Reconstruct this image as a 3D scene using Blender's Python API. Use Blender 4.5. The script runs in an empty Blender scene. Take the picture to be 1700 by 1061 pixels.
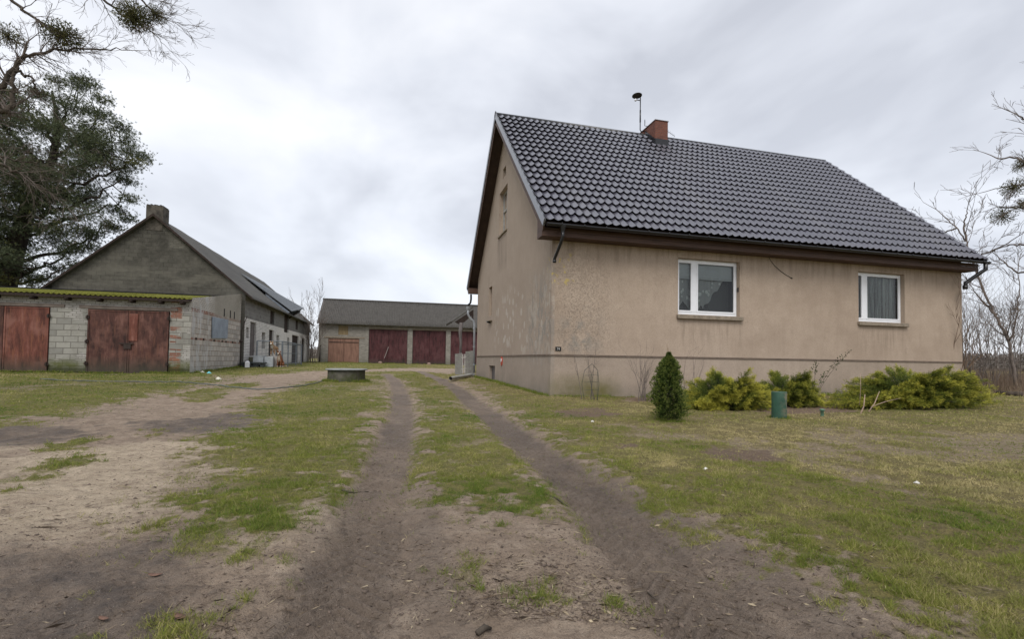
import bpy, math, random
import numpy as np
from mathutils import Vector, Matrix
random.seed(7); RNG=np.random.default_rng(7)
sc=bpy.context.scene; COL=sc.collection
# ------------------------------------------------------------------ camera
F_,YAW,PIT,ROL,CY=806.221,.251,.031,-.015,572.802
def cam_axes():
    R=np.array([math.cos(YAW),-math.sin(YAW),0]);F=np.array([math.sin(YAW),math.cos(YAW),0]);U=np.array([0,0,1.])
    F2=F*math.cos(PIT)+U*math.sin(PIT);U2=U*math.cos(PIT)-F*math.sin(PIT)
    return R*math.cos(ROL)-U2*math.sin(ROL),U2*math.cos(ROL)+R*math.sin(ROL),F2
CR,CU,CF=cam_axes()
cd=bpy.data.cameras.new('camera'); cam=bpy.data.objects.new('camera',cd); COL.objects.link(cam)
cd.sensor_width=36; cd.lens=F_/1700*36; cd.shift_y=(CY-530.5)/1700; cd.clip_end=9000; cd.clip_start=.05
cam.matrix_world=Matrix(((CR[0],CU[0],-CF[0],0),(CR[1],CU[1],-CF[1],0),(CR[2],CU[2],-CF[2],1.0),(0,0,0,1)))
sc.camera=cam
# ------------------------------------------------------------------ light
SUN_EL,SUN_AZ=math.radians(52),math.radians(205)     # azimuth from +Y, clockwise: sun behind-left of the camera
w=bpy.data.worlds.new("World"); sc.world=w; w.use_nodes=True
nt=w.node_tree; nt.nodes.clear()
def wn(t): return nt.nodes.new(t)
out=wn('ShaderNodeOutputWorld'); bg=wn('ShaderNodeBackground'); bg.inputs[1].default_value=.1
sky=wn('ShaderNodeTexSky'); sky.sky_type='NISHITA'; sky.sun_disc=False; sky.sun_elevation=SUN_EL; sky.sun_rotation=SUN_AZ
tc=wn('ShaderNodeTexCoord'); mp=wn('ShaderNodeMapping'); mp.inputs['Scale'].default_value=(1,1,1.8)
mp.inputs['Location'].default_value=(.35,.2,.1)
n1=wn('ShaderNodeTexNoise'); n1.inputs['Scale'].default_value=2.1; n1.inputs['Detail'].default_value=5; n1.inputs['Roughness'].default_value=.5; n1.inputs['Distortion'].default_value=.25
r1=wn('ShaderNodeValToRGB'); cr=r1.color_ramp
cr.elements[0].position=.36; cr.elements[0].color=(4.55,4.72,5.15,1)
cr.elements[1].position=.66; cr.elements[1].color=(7.5,7.6,7.85,1)
e=cr.elements.new(.5); e.color=(6.0,6.2,6.65,1)
sx=wn('ShaderNodeSeparateXYZ'); r2=wn('ShaderNodeValToRGB')
r2.color_ramp.elements[0].position=.0; r2.color_ramp.elements[0].color=(1.06,1.06,1.06,1)
r2.color_ramp.elements[1].position=.75; r2.color_ramp.elements[1].color=(.90,.90,.91,1)
mu=wn('ShaderNodeMix'); mu.data_type='RGBA'; mu.blend_type='MULTIPLY'; mu.inputs[0].default_value=1
mx=wn('ShaderNodeMix'); mx.data_type='RGBA'; mx.inputs[0].default_value=.9
L=nt.links.new
L(tc.outputs['Generated'],mp.inputs[0]); L(mp.outputs[0],n1.inputs['Vector']); L(n1.outputs[0],r1.inputs[0])
L(tc.outputs['Generated'],sx.inputs[0]); L(sx.outputs[2],r2.inputs[0])
L(r1.outputs[0],mu.inputs[6]); L(r2.outputs[0],mu.inputs[7])
L(sky.outputs[0],mx.inputs[6]); L(mu.outputs[2],mx.inputs[7]); L(mx.outputs[2],bg.inputs[0]); L(bg.outputs[0],out.inputs[0])
ld=bpy.data.lights.new('sun','SUN'); ld.energy=1.5; ld.angle=math.radians(30); ld.color=(1,.96,.9)
sun=bpy.data.objects.new('sun',ld); COL.objects.link(sun)
dv=Vector((math.sin(SUN_AZ)*math.cos(SUN_EL),math.cos(SUN_AZ)*math.cos(SUN_EL),math.sin(SUN_EL)))
sun.rotation_euler=dv.to_track_quat('Z','Y').to_euler()
vs=sc.view_settings; vs.view_transform='Standard'; vs.look='None'; vs.exposure=0.62; vs.gamma=1; vs.use_curve_mapping=False
# ------------------------------------------------------------------ numpy noise and terrain
def hsh(ix,iy,s):
    h=(ix.astype(np.int64)*374761393+iy.astype(np.int64)*668265263+s*1442695041)&0xffffffff
    h=((h^(h>>13))*1274126177)&0xffffffff
    return ((h^(h>>16))&0xffff)/65535.
def vno(x,y,s=0):
    x=np.asarray(x,float);y=np.asarray(y,float)
    ix=np.floor(x);iy=np.floor(y);fx=x-ix;fy=y-iy;fx=fx*fx*(3-2*fx);fy=fy*fy*(3-2*fy)
    a=hsh(ix,iy,s);b=hsh(ix+1,iy,s);c=hsh(ix,iy+1,s);d=hsh(ix+1,iy+1,s)
    return (a*(1-fx)+b*fx)*(1-fy)+(c*(1-fx)+d*fx)*fy
def fbm(x,y,s=0,o=4):
    t=0;a=.5;n=0
    for i in range(o): t=t+a*vno(x*2**i+i*17.3,y*2**i-i*9.1,s+i); n+=a; a*=.55
    return t/n
def g0(x,y):
    x=np.asarray(x,float);y=np.asarray(y,float)
    return np.interp(y,[11,24,31,53,90,200],[0,.2,.34,.48,.5,.5])*np.interp(x,[-8,4.5,20,45],[1,.78,.35,.1])
def ray(px,py): return CF+CR*(px-850)/F_-CU*(py-CY)/F_
def at(px,py,ax,v):
    d=ray(px,py); o=np.array([0,0,1.]); return o+d*((v-o[ax])/d[ax])
def gp(px,py):
    z=0.
    for i in range(25):
        p=at(px,py,2,z); z=.5*z+.5*float(g0(p[0],p[1]))
    return p[0],p[1]
def gpoly(L): return np.array([gp(*q) for q in L])
def sdf(P,poly):          # signed distance, positive inside
    x,y=P[:,0],P[:,1]; n=len(poly); d=np.full(len(x),1e9); ins=np.zeros(len(x),bool)
    for i in range(n):
        a=poly[i];b=poly[(i+1)%n];e=b-a;wx=x-a[0];wy=y-a[1]
        t=np.clip((wx*e[0]+wy*e[1])/(e@e+1e-12),0,1)
        d=np.minimum(d,np.hypot(wx-e[0]*t,wy-e[1]*t))
        c=((a[1]>y)!=(b[1]>y)); ins^=c&(x<(b[0]-a[0])*(y-a[1])/((b[1]-a[1])+1e-12)+a[0])
    return np.where(ins,d,-d)
def pdist(P,line):        # distance to a polyline
    d=np.full(len(P),1e9)
    for a,b in zip(line[:-1],line[1:]):
        e=b-a;w_=P-a;t=np.clip((w_@e)/(e@e+1e-12),0,1);d=np.minimum(d,np.hypot(*(w_-t[:,None]*e).T))
    return d
def ss(x,a,b): t=np.clip((x-a)/(b-a),0,1); return t*t*(3-2*t)
# lie of the land, measured once and kept in world metres
BARE=[gpoly(q) for q in [
 [(-420,716),(-120,722),(0,708),(120,688),(230,662),(330,640),(430,623),(520,616.5),(610,613),(690,611.5),(760,612.5),(775,618),(745,622),(700,617.5),(640,617),(590,619),(545,628),(475,645),(425,665),(420,690),(395,715),(345,735),(345,790),(285,850),(340,870),(400,880),(470,850),(560,800),(600,760),(634,700),(642,660),(645,628),(668,628),(700,690),(680,740),(690,790),(770,820),(860,850),(915,835),(880,770),(830,705),(780,655),(735,632),(755,628),(800,648),(850,690),(920,735),(990,782),(1080,830),(1160,870),(1260,905),(1340,945),(1430,985),(1520,1020),(1680,1120),(1600,1500),(300,1800),(-900,1400)]]]
GRASSP=[gpoly(q) for q in [[(300,893),(370,888),(372,920),(320,922)],[(560,742),(585,730),(590,760),(565,775)],
 [(225,720),(255,716),(262,726),(230,730)],[(-40,800),(30,785),(120,765),(125,775),(60,795),(-20,820)],[(290,655),(370,640),(430,636),(395,650),(330,668)],[(60,750),(110,735),(170,730),(120,748)],
 [(405,915),(430,905),(430,925),(410,930)],[(850,990),(905,975),(920,1000),(870,1005)],[(985,995),(1040,1000),(1080,1025),(1010,1015)],[(285,1045),(318,1042),(312,1062),(285,1064)],[(740,950),(780,945),(790,975),(750,975)],[(430,860),(480,855),(470,885),(435,885)]]]
T_L=gpoly([(640,621),(655,632),(664,650),(668,680),(660,715),(648,760),(632,810),(612,860),(590,920),(568,990),(545,1061),(500,1250)])
T_L2=gpoly([(664,660),(676,690),(686,760),(690,830),(700,900),(722,990),(745,1061),(790,1250)])
T_R=gpoly([(695,617),(725,628),(752,642),(782,665),(815,690),(850,718),(900,755),(960,800),(1010,845),(1060,900),(1110,950),(1170,1010),(1225,1061),(1400,1250)])
T_R2=gpoly([(960,780),(1030,822),(1110,870),(1210,930),(1320,1000),(1410,1061),(1600,1200)])
T_X=gpoly([(-200,735),(0,722),(110,712),(240,705),(340,700),(400,700)])
MUD=[gpoly(q) for q in [[(-80,712),(60,702),(150,706),(140,726),(60,738),(-100,742)],[(225,702),(300,696),(400,686),(420,692),(400,712),(330,722),(240,722)],
 [(-300,905),(40,915),(180,905),(330,890),(300,960),(330,1020),(310,1100),(200,1300),(-500,1300)],[(500,1300),(560,1000),(620,990),(640,1300)]]]
SAND=[gpoly(q) for q in [[(-100,790),(100,740),(230,735),(345,738),(330,790),(260,850),(120,900),(-100,890)],[(480,850),(570,800),(560,860),(460,900)],[(-50,745),(60,742),(40,775),(-60,780)]]]
BED=gpoly([(1040,668),(1150,668),(1290,690),(1420,688),(1420,672),(1290,665),(1150,655),(1040,660)])
BROWN=[gpoly(q) for q in [[(1010,738),(1060,736),(1065,748),(1015,748)],[(1150,746),(1280,742),(1300,765),(1200,768)],[(915,682),(1000,680),(1040,692),(950,696)]]]
def fields(P):
    x,y=P[:,0],P[:,1]; r=np.hypot(x,y)
    n=fbm(x*1.7,y*1.7,3)-.5; n2=fbm(x*7,y*7,11,3)-.5; n3=fbm(x*.45,y*.45,23,3)-.5; n4=fbm(x*22,y*22,31,2)-.5
    d=np.full(len(x),-1e9)
    for q in BARE: d=np.maximum(d,sdf(P,q))
    jit=(n*1.5+n2*.8+n4*.3)*np.clip(r/6,.55,1.3)
    bare=ss(d+jit*.8+n4*.5+n2*.6,-.42,.42)
    for i,q in enumerate(GRASSP): bare=np.minimum(bare,1-ss(sdf(P,q)+jit*.45+n4*.15,-.09,.12)*(.5 if i in (0,1,6,7,8,9,10) else .9))
    tr=np.zeros(len(x))
    dl=pdist(P,T_L); dl2=pdist(P,T_L2); dr=pdist(P,T_R); dr2=pdist(P,T_R2); dx=pdist(P,T_X)
    near=np.clip((9-r)/6,0,1)
    tl=1-ss(dl+n2*.12,.13,.34); trr=1-ss(dr+n2*.12,.16,.36); t3=(1-ss(dl2+n2*.1,.06,.2))*near; t4=(1-ss(dr2+n2*.12,.10,.32))*np.clip((12-r)/5,0,1)
    tr=np.maximum.reduce([tl,trr,t3*.6,t4*.8])
    bare=np.maximum(bare,np.maximum(tl,trr)*.98)
    mud=np.maximum.reduce([tl*.85,trr*.9,t3*.5,t4*.6])*(.72+.9*n)
    for q in MUD: mud=np.maximum(mud,ss(sdf(P,q)+jit*.5,-.15,.25)*(.72+n2))
    for q in BROWN: mud=np.maximum(mud,ss(sdf(P,q)+jit*.3,-.1,.15)*.6)
    sand=np.zeros(len(x))
    for q in SAND: sand=np.maximum(sand,ss(sdf(P,q)+jit,-.4,.6))
    bed=ss(sdf(P,BED)+jit*.3,-.15,.2)
    for q in BROWN: bed=np.maximum(bed,ss(sdf(P,q)+jit*.25,-.08,.12)*.9)
    bare=np.maximum(bare,bed*.9)
    # thin, patchy turf
    patch=ss(n3*1.3+n*.9+n2*.45,-.34,.02)
    grass=(1-bare)*(.35+.65*patch)
    # stray blades in the bare ground
    grass=np.maximum(grass,.35*ss(n*1.0+n2*.9,.36,.5)*(1-tr)*(1-sand*.6))
    h=g0(x,y)
    nr=np.clip((22-r)/14,0,1)
    h=h-.045*(tl+trr)*nr-.02*(t3+t4)+.006*(np.exp(-((dl-.4)/.1)**2)+np.exp(-((dr-.42)/.1)**2))*nr
    h=h+(n3*.07+n*.045)*np.clip(r/5,.3,1)*(1-ss(r,40,60))
    rough=(1-tr*.6)*(1-sand*.45)
    h=h+(n2*.036+n4*.020)*rough+.012*(fbm(x*40,y*40,51,2)-.5)*np.clip((8-r)/5,0,1)*rough
    h=h+.012*grass
    tread=.011*np.sin(y*62+np.abs(np.minimum(dl,dr))*70)*(tl*(dl<.2)+trr*(dr<.22))*np.clip((9-r)/5,0,1)
    return grass,np.clip(mud,0,1),sand,bed,h+tread
def gz(x,y): return float(fields(np.array([[x,y]],float))[4][0])
# ------------------------------------------------------------------ object helpers
def tag(o,label=None,cat=None,group=None,kind=None):
    if label: o['label']=label
    if cat: o['category']=cat
    if group: o['group']=group
    if kind: o['kind']=kind
    return o
def empty(name,loc,label,cat,group=None):
    o=bpy.data.objects.new(name,None); COL.objects.link(o); o.location=loc; o.empty_display_size=.2
    return tag(o,label,cat,group)
def wloc(o):
    v=Vector((0,0,0))
    while o: v=v+Vector(o.location); o=o.parent
    return v
def link(name,me,mat,parent):
    o=bpy.data.objects.new(name,me); COL.objects.link(o)
    if mat: me.materials.append(mat)
    if parent: o.parent=parent; o.location=-wloc(parent)
    return o
def npmesh(name,V,Fq,mat,parent=None,smooth=False,attrs=None):
    V=np.asarray(V,np.float32);Fq=np.asarray(Fq,np.int32);k=Fq.shape[1]
    me=bpy.data.meshes.new(name); me.vertices.add(len(V)); me.vertices.foreach_set('co',V.ravel())
    me.loops.add(Fq.size); me.loops.foreach_set('vertex_index',Fq.ravel())
    me.polygons.add(len(Fq)); me.polygons.foreach_set('loop_start',np.arange(0,Fq.size,k,dtype=np.int32))
    try: me.polygons.foreach_set('loop_total',np.full(len(Fq),k,np.int32))
    except Exception: pass
    if smooth: me.polygons.foreach_set('use_smooth',np.ones(len(Fq),bool))
    if attrs:
        for a,v in attrs.items(): me.attributes.new(a,'FLOAT','POINT').data.foreach_set('value',np.asarray(v,np.float32))
    me.update(calc_edges=True); me.validate()
    return link(name,me,mat,parent)
class MB:
    def __init__(s): s.v=[];s.f=[]
    def add(s,V,Fs):
        b=len(s.v); s.v+=[tuple(map(float,q)) for q in V]; s.f+=[tuple(i+b for i in f) for f in Fs]; return s
    def box(s,x0,y0,z0,x1,y1,z1):
        V=[(x,y,z) for z in (z0,z1) for y in (y0,y1) for x in (x0,x1)]
        return s.add(V,[(0,2,3,1),(4,5,7,6),(0,1,5,4),(2,6,7,3),(0,4,6,2),(1,3,7,5)])
    def obox(s,c,u,v,w_):   # centre and half-axes
        c,u,v,w_=[np.array(q,float) for q in (c,u,v,w_)]
        V=[c+u*a+v*b+w_*d for d in (-1,1) for b in (-1,1) for a in (-1,1)]
        return s.add(V,[(0,2,3,1),(4,5,7,6),(0,1,5,4),(2,6,7,3),(0,4,6,2),(1,3,7,5)])
    def poly(s,P): return s.add(P,[tuple(range(len(P)))])
    def slab(s,P,off):      # planar polygon given thickness
        P=[np.array(p,float) for p in P];o=np.array(off,float);n=len(P)
        return s.add(P+[p+o for p in P],[tuple(range(n)),tuple(range(2*n-1,n-1,-1))]+[(i,(i+1)%n,(i+1)%n+n,i+n)[::-1] for i in range(n)])
    def tube(s,P,R,n=8,cap=True):
        P=[np.array(p,float) for p in P]
        if not hasattr(R,'__len__'): R=[R]*len(P)
        b=len(s.v);pu=None
        for i,p in enumerate(P):
            t=(P[min(i+1,len(P)-1)]-P[max(i-1,0)]);t=t/(np.linalg.norm(t)+1e-9)
            if pu is None:
                pu=np.cross(t,[0,0,1.] if abs(t[2])<.9 else [1.,0,0])
            pu=pu-t*(pu@t);pu/=np.linalg.norm(pu)+1e-9;q=np.cross(t,pu)
            for k in range(n):
                a=2*math.pi*k/n;s.v.append(tuple(p+(pu*math.cos(a)+q*math.sin(a))*R[i]))
        for i in range(len(P)-1):
            for k in range(n): s.f.append((b+i*n+k,b+i*n+(k+1)%n,b+(i+1)*n+(k+1)%n,b+(i+1)*n+k))
        if cap: s.f.append(tuple(b+k for k in range(n))[::-1]); s.f.append(tuple(b+(len(P)-1)*n+k for k in range(n)))
        return s
    def lathe(s,c,prof,n=24):
        b=len(s.v);m=len(prof)
        for r,z in prof:
            for k in range(n): a=2*math.pi*k/n;s.v.append((c[0]+r*math.cos(a),c[1]+r*math.sin(a),c[2]+z))
        for i in range(m-1):
            for k in range(n): s.f.append((b+i*n+k,b+i*n+(k+1)%n,b+(i+1)*n+(k+1)%n,b+(i+1)*n+k))
        return s
    def build(s,name,mat,parent=None,smooth=False,bevel=0):
        me=bpy.data.meshes.new(name); me.from_pydata(s.v,[],s.f)
        if smooth: me.polygons.foreach_set('use_smooth',[True]*len(me.polygons))
        me.update(); o=link(name,me,mat,parent)
        if bevel: m=o.modifiers.new('b','BEVEL');m.width=bevel;m.segments=2;m.limit_method='ANGLE'
        return o
# ------------------------------------------------------------------ material helpers
class NM:
    def __init__(s,name,rough=.8,spec=.3,metal=0):
        s.m=bpy.data.materials.new(name); s.m.use_nodes=True; s.t=s.m.node_tree; s.t.nodes.clear()
        s.o=s.n('ShaderNodeOutputMaterial'); s.b=s.n('ShaderNodeBsdfPrincipled'); s.l(s.b.outputs[0],s.o.inputs[0])
        s.b.inputs['Roughness'].default_value=rough; s.b.inputs['Specular IOR Level'].default_value=spec; s.b.inputs['Metallic'].default_value=metal
        s.pos=s.n('ShaderNodeNewGeometry').outputs['Position']
    def n(s,t): return s.t.nodes.new(t)
    def l(s,a,b): s.t.links.new(a,b)
    def S(s,inp,v):
        if hasattr(v,'is_output') or isinstance(v,bpy.types.NodeSocket): s.l(v,inp)
        elif isinstance(v,(tuple,list)): inp.default_value=tuple(v)+((1,) if len(v)==3 and len(inp.default_value)==4 else ())
        else: inp.default_value=v
    def vec(s,scale=(1,1,1),loc=(0,0,0),rot=(0,0,0),src=None):
        m=s.n('ShaderNodeMapping');s.l(src or s.pos,m.inputs[0]);m.inputs['Scale'].default_value=scale;m.inputs['Location'].default_value=loc;m.inputs['Rotation'].default_value=rot;return m.outputs[0]
    def noise(s,sc_=5,det=4,ro=.55,vec=None,dist=0):
        n=s.n('ShaderNodeTexNoise');s.l(vec or s.pos,n.inputs['Vector']);n.inputs['Scale'].default_value=sc_;n.inputs['Detail'].default_value=det;n.inputs['Roughness'].default_value=ro;n.inputs['Distortion'].default_value=dist;return n.outputs[0]
    def voro(s,sc_=5,vec=None,out=0,feat='F1'):
        n=s.n('ShaderNodeTexVoronoi');n.feature=feat;s.l(vec or s.pos,n.inputs['Vector']);n.inputs['Scale'].default_value=sc_;return n.outputs[out]
    def ramp(s,fac,*st):
        r=s.n('ShaderNodeValToRGB');s.S(r.inputs[0],fac);c=r.color_ramp
        while len(c.elements)<len(st): c.elements.new(.5)
        for el,(p,col) in zip(c.elements,st):
            el.position=p; el.color=(col,col,col,1) if not hasattr(col,'__len__') else tuple(col)+(1,)
        return r.outputs[0]
    def mix(s,f,a,b,bl='MIX'):
        m=s.n('ShaderNodeMix');m.data_type='RGBA';m.blend_type=bl;s.S(m.inputs[0],f);s.S(m.inputs[6],a);s.S(m.inputs[7],b);return m.outputs[2]
    def math(s,op,a,b=0,c=0):
        m=s.n('ShaderNodeMath');m.operation=op;s.S(m.inputs[0],a);s.S(m.inputs[1],b);s.S(m.inputs[2],c);return m.outputs[0]
    def sep(s,src=None):
        x=s.n('ShaderNodeSeparateXYZ');s.l(src or s.pos,x.inputs[0]);return x.outputs
    def comb(s,x,y,z):
        c=s.n('ShaderNodeCombineXYZ');s.S(c.inputs[0],x);s.S(c.inputs[1],y);s.S(c.inputs[2],z);return c.outputs[0]
    def attr(s,nm):
        a=s.n('ShaderNodeAttribute');a.attribute_name=nm;return a.outputs['Fac']
    def span(s,v,a,b,soft=.1):       # 1 between a and b
        u=s.n('ShaderNodeMapRange');s.S(u.inputs[0],v);u.inputs[1].default_value=a-soft;u.inputs[2].default_value=a+soft
        d=s.n('ShaderNodeMapRange');s.S(d.inputs[0],v);d.inputs[1].default_value=b-soft;d.inputs[2].default_value=b+soft;d.inputs[3].default_value=1;d.inputs[4].default_value=0
        return s.math('MULTIPLY',u.outputs[0],d.outputs[0])
    def brick(s,c1,c2,mo,bw,bh,ms=.012,vec=None,off=.5,bias=0):
        b=s.n('ShaderNodeTexBrick');s.l(vec,b.inputs['Vector']);s.S(b.inputs['Color1'],c1);s.S(b.inputs['Color2'],c2);s.S(b.inputs['Mortar'],mo)
        b.inputs['Scale'].default_value=1;b.inputs['Mortar Size'].default_value=ms;b.inputs['Brick Width'].default_value=bw;b.inputs['Row Height'].default_value=bh;b.offset=off
        b.inputs['Mortar Smooth'].default_value=.3;b.inputs['Bias'].default_value=bias;return b.outputs[0],b.outputs[1]
    def bump(s,h,st=.3,d=.02,norm=None):
        b=s.n('ShaderNodeBump');b.inputs['Strength'].default_value=st;b.inputs['Distance'].default_value=d;s.S(b.inputs['Height'],h)
        if norm is not None: s.l(norm,b.inputs['Normal'])
        s.l(b.outputs[0],s.b.inputs['Normal']);return b.outputs[0]
    def col(s,c): s.S(s.b.inputs['Base Color'],c);return s
    def rough(s,c): s.S(s.b.inputs['Roughness'],c);return s
def simple(name,c,rough=.7,spec=.3,metal=0,var=.25,sc_=6,bump=.15,stretch=(1,1,1)):
    m=NM(name,rough,spec,metal);v=m.vec(stretch);n=m.noise(sc_,5,.6,v)
    lo=tuple(q*(1-var) for q in c);hi=tuple(min(1,q*(1+var)) for q in c)
    m.col(m.ramp(n,(.3,lo),(.7,hi)))
    if bump: m.bump(m.noise(sc_*6,4,.6,v),bump,.01)
    return m.m
M={}
M['white']=simple('white_plastic',(.78,.79,.82),.35,.5,var=.04,bump=0)
M['black_metal']=simple('black_metal',(.012,.012,.014),.3,.5,var=.2,bump=0)
M['grey_metal']=simple('galvanised',(.32,.34,.37),.45,.5,.3,.15,3,.05)
M['brown_board']=simple('brown_board',(.075,.042,.030),.6,.3,var=.35,sc_=3,stretch=(.5,.5,8))
M['soffit']=simple('dark_soffit',(.045,.028,.022),.7,.3,var=.3,sc_=3,stretch=(1,1,1))
M['verge']=simple('grey_flashing',(.20,.21,.235),.35,.5,.4,.1,4,.0)
M['concrete']=simple('sill_concrete',(.24,.20,.155),.9,.2,var=.3,sc_=12,bump=.4)
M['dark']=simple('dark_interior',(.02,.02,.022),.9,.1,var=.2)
M['bark']=simple('bark',(.075,.062,.050),.95,.1,var=.45,sc_=8,bump=.8,stretch=(1,1,.3))
M['twig']=simple('twig',(.15,.125,.11),.9,.1,var=.3,sc_=6,bump=0)
M['twig_red']=simple('reddish_twig',(.15,.105,.075),.9,.1,var=.35,sc_=6,bump=0)
M['pine_bark']=simple('pine_bark',(.055,.045,.038),.95,.1,var=.5,sc_=6,bump=1,stretch=(1,1,.25))
def rust(name,base,light,orange,seed=0):
    m=NM(name,.65,.3);v=m.vec((1.5,1.5,.35),(seed,seed,0));n=m.noise(3,6,.65,v);n2=m.noise(1.1,5,.6,m.vec((1,1,1),(seed*3,1,2)))
    n3=m.noise(5,5,.65,m.vec((2.4,2.4,.3)))
    c=m.ramp(n,(.34,tuple(q*.45 for q in base)),(.47,base),(.56,tuple(q*1.3 for q in base)),(.68,light))
    c=m.mix(m.ramp(n2,(.50,0),(.64,.7)),c,light); c=m.mix(m.ramp(n3,(.52,0),(.64,.65)),c,orange)
    z=m.sep()[2]
    mr=m.n('ShaderNodeMapRange');m.l(z,mr.inputs[0]);mr.inputs[1].default_value=.95;mr.inputs[2].default_value=.35
    c=m.mix(m.math('MULTIPLY',mr.outputs[0],.75),c,(.045,.045,.032));m.col(c)
    m.bump(m.math('ADD',m.noise(30,3,.5,m.vec((1,1,.2))),n),.3,.01);return m.m
M['rust']=rust('rusty_sheet',(.064,.026,.020),(.185,.09,.070),(.14,.06,.038))
M['rust2']=rust('rusty_orange',(.115,.038,.026),(.24,.11,.085),(.22,.085,.045),3)
M['darkred']=rust('dark_red_sheet',(.055,.016,.018),(.10,.042,.044),(.08,.035,.035),5)
M['orangewood']=simple('orange_wood',(.22,.125,.092),.8,.2,var=.3,sc_=2,bump=.4,stretch=(4,4,.6))
M['greywood']=simple('grey_wood',(.13,.115,.11),.85,.2,var=.45,sc_=3,bump=.5,stretch=(5,5,.6))
M['darkwood']=simple('dark_wood',(.035,.025,.021),.85,.2,var=.4,sc_=3,bump=.5,stretch=(5,5,.6))
M['palewood']=simple('pale_wood',(.25,.19,.11),.85,.2,var=.25,sc_=3,stretch=(5,5,.6))
# house render: tan roughcast with stains, spalls and rain streaks
def plaster(name,plinth=False):
    m=NM(name,.92,.15);p=m.sep()
    big=m.noise(.45,6,.6);mid=m.noise(2.2,6,.65);st=m.noise(2.5,5,.6,m.vec((2.2,2.2,.16)));fine=m.noise(38,4,.7)
    A,B,Cc=((.335,.26,.20),(.44,.35,.275),(.50,.405,.325)) if not plinth else ((.30,.242,.192),(.40,.325,.262),(.46,.375,.305))
    c=m.ramp(big,(.3,A),(.5,B),(.72,Cc))
    c=m.mix(.45,c,m.ramp(mid,(.3,A),(.6,B),(.78,Cc)))
    c=m.mix(m.ramp(st,(.5,0),(.82,.22)),c,tuple(q*.75 for q in A))
    c=m.mix(m.ramp(fine,(.35,.35),(.55,0)),c,tuple(q*.62 for q in A))
    # dirty, spalled strip beside the near corner of the front
    fr=m.math('MULTIPLY',m.span(p[0],4.3,6.0,.55),m.span(p[1],12.3,12.6,.05))
    sp=m.ramp(m.noise(24,6,.8),(.50,0),(.64,1)); zf=m.span(p[2],1.0,3.6,.5)
    c=m.mix(m.math('MULTIPLY',m.math('MULTIPLY',fr,zf),m.math('MULTIPLY',sp,.6)),c,(.15,.125,.10))
    gr=m.math('MULTIPLY',m.math('MULTIPLY',m.span(p[0],4.6,5.6,.3),m.span(p[1],12.3,12.6,.05)),m.span(p[2],1.2,2.3,.3))
    c=m.mix(m.math('MULTIPLY',gr,m.ramp(m.noise(2.5,4,.6),(.45,0),(.6,.7))),c,(.24,.225,.2))
    # pale flecks and peeled patches on the gable
    ga=m.math('MULTIPLY',m.span(p[0],4.2,4.3,.02),m.span(p[1],12.5,19.5,.6))
    fl=m.voro(1.0,m.vec((1,3.2,2.4)));flm=m.ramp(fl,(.30,1),(.36,0))
    flk=m.math('MULTIPLY',m.math('MULTIPLY',flm,m.ramp(m.noise(.9,3,.5,m.vec((1,1,1),(3,0,5))),(.44,0),(.54,1))),m.math('MULTIPLY',ga,m.span(p[2],1.2,3.4,.4)))
    c=m.mix(m.math("MULTIPLY",flk,.85),c,(.55,.49,.43))
    pe=m.math('MULTIPLY',m.span(p[0],4.2,4.35,.02),m.math('MULTIPLY',m.span(p[1],12.2,14.6,.5),m.span(p[2],1.15,3.3,.5)))
    c=m.mix(m.math('MULTIPLY',pe,m.ramp(m.noise(2.2,6,.65,m.vec((1,2,1.0))),(.5,0),(.54,.7))),c,(.23,.225,.21))
    c=m.mix(m.math('MULTIPLY',pe,m.ramp(m.noise(2.0,6,.65,m.vec((1,2,1.0),(7,3,2))),(.54,0),(.57,.8))),c,(.50,.44,.37))
    # whole gable face turned evenly greyer and darker
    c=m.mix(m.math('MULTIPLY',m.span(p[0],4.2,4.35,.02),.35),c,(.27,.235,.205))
    # yellow foam scraps by the corner edge
    fo=m.math('MULTIPLY',m.math('MULTIPLY',m.span(p[0],4.2,4.85,.1),m.span(p[1],12.2,12.75,.05)),m.span(p[2],3.05,4.0,.15))
    c=m.mix(m.math('MULTIPLY',fo,m.ramp(m.noise(7,4,.6),(.60,0),(.63,.9))),c,(.52,.40,.13))
    ck=m.ramp(m.voro(.55,m.vec((1,1,1.3),(1.3,0,.4),(0,0,0),None) if False else m.n('ShaderNodeVectorMath').outputs[0],0,'DISTANCE_TO_EDGE') if False else m.noise(1.1,6,.62,m.vec((1,1,.8),(9,4,2))),(.494,0),(.499,1),(.504,0))
    c=m.mix(m.math('MULTIPLY',ck,m.ramp(m.noise(.6,2,.5,m.vec((1,1,1),(3,9,1))),(.5,0),(.62,.5))),c,(.20,.155,.12))
    ev=m.math('MULTIPLY',m.span(p[2],3.75,5,.3),m.span(p[1],12.3,12.6,.05));c=m.mix(m.math('MULTIPLY',ev,m.ramp(m.noise(3.2,5,.65,m.vec((2.5,1,.22))),(.46,0),(.66,.5))),c,(.19,.145,.11))
    for (ua,ub) in ((8.0,10.35),(14.6,16.8)):
        sw=m.math('MULTIPLY',m.math('MULTIPLY',m.span(p[0],ua,ub,.12),m.span(p[1],12.3,12.6,.05)),m.span(p[2],1.5,2.3,.35))
        c=m.mix(m.math('MULTIPLY',sw,m.ramp(m.noise(3.4,5,.65,m.vec((2.8,1,.25),(ua,0,0))),(.47,0),(.66,.5))),c,(.21,.165,.125))
    # rising damp, moss near the ground
    mo=m.span(p[2],-.5,.35,.22)
    c=m.mix(m.math('MULTIPLY',mo,m.ramp(m.noise(1.6,5,.6),(.35,.1),(.65,.7))),c,(.17,.155,.13))
    gm=m.math('MULTIPLY',m.math('MULTIPLY',m.span(p[0],4.3,6.1,.35),m.span(p[1],12.2,12.6,.05)),m.span(p[2],-.5,.5,.25))
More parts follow.
